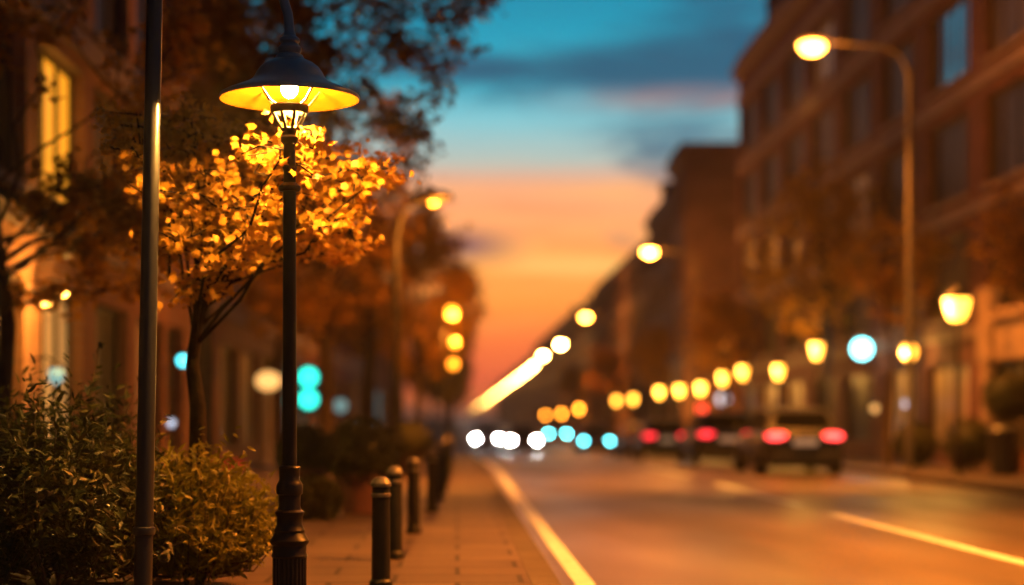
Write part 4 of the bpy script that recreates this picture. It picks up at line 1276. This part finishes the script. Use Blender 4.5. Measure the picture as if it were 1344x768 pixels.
# hanging teal sign with two lit discs on the lamp side
X_, Z_ = XZ(405, 510, 41)
root = thing("hanging_sign", "hanging sign with two green-teal discs just behind the lit lamp post", "sign", (X_, FPX / 41, Z_))
MB().box(-0.34, 0.34, 0.02, 0.16, -0.75, 0.78).build("board", M["frame"], root, bevel=0.02)
for dz in (0.36, -0.34):
    b = MB()
    n = 18
    vs_ = []
    for y in (-0.04, 0.017):
        vs_ += [(0.27 * math.cos(2 * PI * i / n), y, dz + 0.27 * math.sin(2 * PI * i / n)) for i in range(n)]
    b.add(vs_, [(i, (i + 1) % n, n + (i + 1) % n, n + i) for i in range(n)] + [tuple(range(n)), tuple(range(2 * n - 1, n - 1, -1))])
    b.build("lit_disc", M["green_teal"], root)
MB().tube([(-0.33, 0.09, 0.5), (-0.6, 0.09, 0.5)], 0.02, 6).build("bracket", M["iron"], root)

# cream globe lamp on a white post
X_, Z_ = XZ(352, 500, 55)
Yg = FPX / 55
root = thing("globe_lamp", "cream globe lamp on a pale post between the tree trunk and the lit lamp", "lamp", (X_, Yg, PAVE))
MB().ball((0, 0, Z_ - PAVE), 0.3, 18, 10, (1, 1, 0.75)).build("globe", M["globe_warm"], root, smooth=True)
MB().lathe([(0.13, 0), (0.12, 0.05), (0.075, 0.1), (0.07, Z_ - PAVE - 0.2)], n=14).build("post", M["white_post"], root, smooth=True, angle=40)

# ------------------------------------------------------------------ litter bin across the road
root = thing("litter_bin", "dark litter bin on the pavement at the picture edge, below the lit shop front", "litter bin", (10.95, 34.2, PAVE))
MB().lathe([(0.24, 0.0), (0.24, 0.04), (0.27, 0.06), (0.29, 0.82), (0.3, 0.84)], n=24).build("body", M["bin"], root, smooth=True, angle=40)
MB().lathe([(0.31, 0.84), (0.32, 0.87), (0.3, 0.92), (0.18, 1.0), (0.0, 1.02)], n=24, cap=False).build("lid", M["bin"], root, smooth=True, angle=40)

# ------------------------------------------------------------------ cars
def car(label, loc, heading, pm, tailm="tail_off", headm="head_off", reverse=False, roof=1.48, group="cars on the road"):
    """Hatchback: its own +Y is the front; heading 0 drives away from the camera, PI towards it."""
    root = thing("parked_car" if headm == "head_off" else "oncoming_car", label, "car", loc, heading, group)
    b = MB()
    # body shell stations: y, half width, bottom, shoulder height, deck height
    st = [(-2.16, 0.70, 0.40, 0.74, 0.86), (-2.08, 0.84, 0.30, 0.84, 0.98), (-1.75, 0.88, 0.26, 0.88, 1.0), (-1.0, 0.9, 0.24, 0.88, 1.0), (0.0, 0.9, 0.24, 0.86, 0.98),
          (0.9, 0.9, 0.24, 0.84, 0.97), (1.35, 0.89, 0.26, 0.8, 0.92), (1.85, 0.85, 0.3, 0.72, 0.82), (2.1, 0.78, 0.34, 0.64, 0.72), (2.2, 0.6, 0.42, 0.56, 0.62)]
    vs_, n = [], 10
    for y, w, zb_, zs, zd in st:
        half = [(w * 0.8, zb_), (w * 0.97, zb_ + 0.1), (w, (zb_ + zs) / 2), (w * 0.985, zs), (w * 0.86, zd)]
        vs_ += [(x, y, z) for x, z in half] + [(-x, y, z) for x, z in reversed(half)]
    fs_ = []
    for k in range(len(st) - 1):
        for i in range(n):
            j = (i + 1) % n
            fs_.append((k * n + i, k * n + j, (k + 1) * n + j, (k + 1) * n + i))
    fs_ += [tuple(range(n - 1, -1, -1)), tuple((len(st) - 1) * n + i for i in range(n))]
    b.add(vs_, fs_)
    b.build("body", pm, root, smooth=True, sub=1, angle=70)
    # roof and pillars
    cs = [(-1.98, 0.76, 0.96), (-1.55, 0.64, roof - 0.06), (-1.1, 0.63, roof), (-0.2, 0.64, roof + 0.02), (0.35, 0.62, roof - 0.04), (1.2, 0.74, 0.95)]
    c = MB()
    vs_ = []
    for y, w, z in cs:
        vs_ += [(w + 0.09 * (1 if z > 1.2 else 0), y, 0.93), (w, y, z - 0.03), (w - 0.1, y, z), (-w + 0.1, y, z), (-w, y, z - 0.03), (-w - 0.09 * (1 if z > 1.2 else 0), y, 0.93)]
    fs_ = []
    for k in range(len(cs) - 1):
        for i in range(5):
            fs_.append((k * 6 + i, k * 6 + i + 1, (k + 1) * 6 + i + 1, (k + 1) * 6 + i))
    c.add(vs_, fs_)
    c.build("cabin", pm, root, smooth=True, angle=50)

    def slab(name, quad, m, t=0.012):
        q = [Vector(p) for p in quad]
        nrm_ = (q[1] - q[0]).cross(q[3] - q[0]).normalized() * t
        k = MB().add([p + nrm_ for p in q] + [p - nrm_ for p in q], [(0, 1, 2, 3), (7, 6, 5, 4), (0, 4, 5, 1), (1, 5, 6, 2), (2, 6, 7, 3), (3, 7, 4, 0)])
        return k.build(name, M[m], root)

    slab("rear_window", [(-0.62, -1.915, 1.03), (0.62, -1.915, 1.03), (0.54, -1.6, roof - 0.11), (-0.54, -1.6, roof - 0.11)], "car_glass", 0.02)
    slab("windscreen", [(0.64, 1.12, 1.0), (-0.64, 1.12, 1.0), (-0.54, 0.44, roof - 0.09), (0.54, 0.44, roof - 0.09)], "car_glass", 0.02)
    for sx in (-1, 1):
        slab("side_window", [(sx * 0.735, -1.5, 1.0), (sx * 0.735, -0.35, 1.0), (sx * 0.655, -0.4, roof - 0.1), (sx * 0.655, -1.35, roof - 0.12)], "car_side_glass", 0.022)
        slab("side_window", [(sx * 0.735, -0.25, 1.0), (sx * 0.735, 0.85, 1.0), (sx * 0.66, 0.32, roof - 0.12), (sx * 0.655, -0.28, roof - 0.09)], "car_side_glass", 0.022)
        MB().ball((sx * 0.6, -2.1, 0.86), 0.2, 12, 8, (1.2, 0.3, 0.42)).build("tail_light", M[tailm], root, smooth=True)
        MB().ball((sx * 0.66, 2.06, 0.66), 0.13, 12, 8, (1.0, 0.55, 0.85)).build("headlight", M[headm], root, smooth=True)
        MB().ball((sx * 1.0, 0.72, 1.0), 0.12, 10, 8, (0.9, 0.5, 0.7)).build("mirror", pm, root, smooth=True)
        for wy in (-1.32, 1.36):
            tb_ = MB()
            pr = [(0.2, -0.11), (0.3, -0.11), (0.325, -0.07), (0.325, 0.07), (0.3, 0.11), (0.2, 0.11)]
            vs_, fs_, n2 = [], [], 22
            for r_, xx in pr:
                vs_ += [(xx, r_ * math.cos(2 * PI * i / n2), r_ * math.sin(2 * PI * i / n2)) for i in range(n2)]
            for k in range(len(pr) - 1):
                fs_ += [(k * n2 + i, k * n2 + (i + 1) % n2, (k + 1) * n2 + (i + 1) % n2, (k + 1) * n2 + i) for i in range(n2)]
            tb_.add(vs_, fs_)
            tyre = tb_.build("wheel", M["tyre"], root, smooth=True, angle=40, loc=(sx * 0.82, wy, 0.325))
            rb = MB()
            for i in range(5):
                a = 2 * PI * i / 5
                d_, e_ = Vector((0, math.cos(a), math.sin(a))), Vector((0, -math.sin(a), math.cos(a)))
                xo = sx * 0.09
                p_ = [d_ * 0.03 + e_ * 0.03, d_ * 0.2 + e_ * 0.022, d_ * 0.2 - e_ * 0.022, d_ * 0.03 - e_ * 0.03]
                rb.add([p + Vector((xo, 0, 0)) for p in p_] + [p + Vector((xo - sx * 0.03, 0, 0)) for p in p_], [(0, 1, 2, 3), (7, 6, 5, 4), (0, 4, 5, 1), (1, 5, 6, 2), (2, 6, 7, 3), (3, 7, 4, 0)])
            rb.tube([(sx * 0.06, 0, 0), (sx * 0.1, 0, 0)], 0.05, 10)
            rb.build("rim", M["rim"], tyre)
    MB().box(-0.26, 0.26, -2.19, -2.16, 0.66, 0.8).build("number_plate", M["plate"], root)
    MB().box(-0.8, 0.8, -2.2, -1.7, 0.2, 0.5).build("rear_bumper", M["trim"], root, bevel=0.03)
    MB().box(-0.78, 0.78, -1.69, 1.9, 0.17, 0.3).build("underbody", M["trim"], root)
    MB().box(-0.55, 0.55, 2.12, 2.21, 0.4, 0.52).build("grille", M["trim"], root, bevel=0.02)
    if reverse:
        MB().ball((0.8, -2.12, 0.76), 0.1, 10, 8, (1, 0.5, 0.8)).build("reversing_light", M["reverse"], root, smooth=True)
    return root


P1, P2, P3 = paint("charcoal_paint", (0.022, 0.027, 0.042)), paint("navy_paint", (0.018, 0.027, 0.052)), paint("black_paint", (0.008, 0.008, 0.01))
P4 = paint("silver_paint", (0.2, 0.2, 0.22))


def place_car(label, px, s, heading, pm, **kw):
    Y = FPX / s
    a = math.atan((gz(Y + 2) - gz(Y - 2)) / 4)
    yy = Y + 2.16
    o = car(label, ((px - VPX) / s, yy, gz(yy)), heading, pm, **kw)
    o.rotation_euler.x = a if heading == 0 else -a
    return o


place_car("dark hatchback with bright red tail lights and a pale plate, closest to the camera", 1057, 61, 0, P1, tailm="tail")
place_car("second dark hatchback in line with smaller pinkish red tail lights", 957, 48, 0, P2, tailm="tail_dim")
place_car("third dark car in line, red tail lights and one white reversing light", 876, 37.5, 0, P2, tailm="tail_dim", reverse=True)
place_car("fourth car in line, dark and unlit, mostly hidden by the third", 846, 31.0, 0, P3)
place_car("oncoming car with white headlights closest to the pavement's white line", 639.5, 22.6, PI, P4, headm="head")
place_car("oncoming car with white headlights in the middle of the road", 687.5, 24.6, PI, P3, headm="head")
place_car("car facing us with two teal headlights beside the dark parked cars", 783.5, 25.4, PI, P2, headm="head_teal")
place_car("farther car facing us with one teal headlight beside the white headlights", 732, 17.5, PI, P3, headm="head_teal_far")
place_car("far small car with red tail lights above the teal headlights", 768, 13.5, 0, P3, tailm="tail_far")

# ------------------------------------------------------------------ haze
HZ = 0.00042
hb = MB().box(-950, 950, -120, 5200, -3.0, 18.6)
hm = bpy.data.materials.new("haze_air")
hm.use_nodes = True
ht = hm.node_tree
ht.nodes.clear()
ho = ht.nodes.new("ShaderNodeOutputMaterial")
hv = ht.nodes.new("ShaderNodeVolumePrincipled")
hv.inputs["Color"].default_value = (0.85, 0.8, 0.75, 1)
hv.inputs["Density"].default_value = HZ
hv.inputs["Anisotropy"].default_value = 0.5
ht.links.new(hv.outputs[0], ho.inputs["Volume"])
haze = hb.build("haze", hm)
haze["kind"] = "stuff"
scn.cycles.volume_bounces = 0
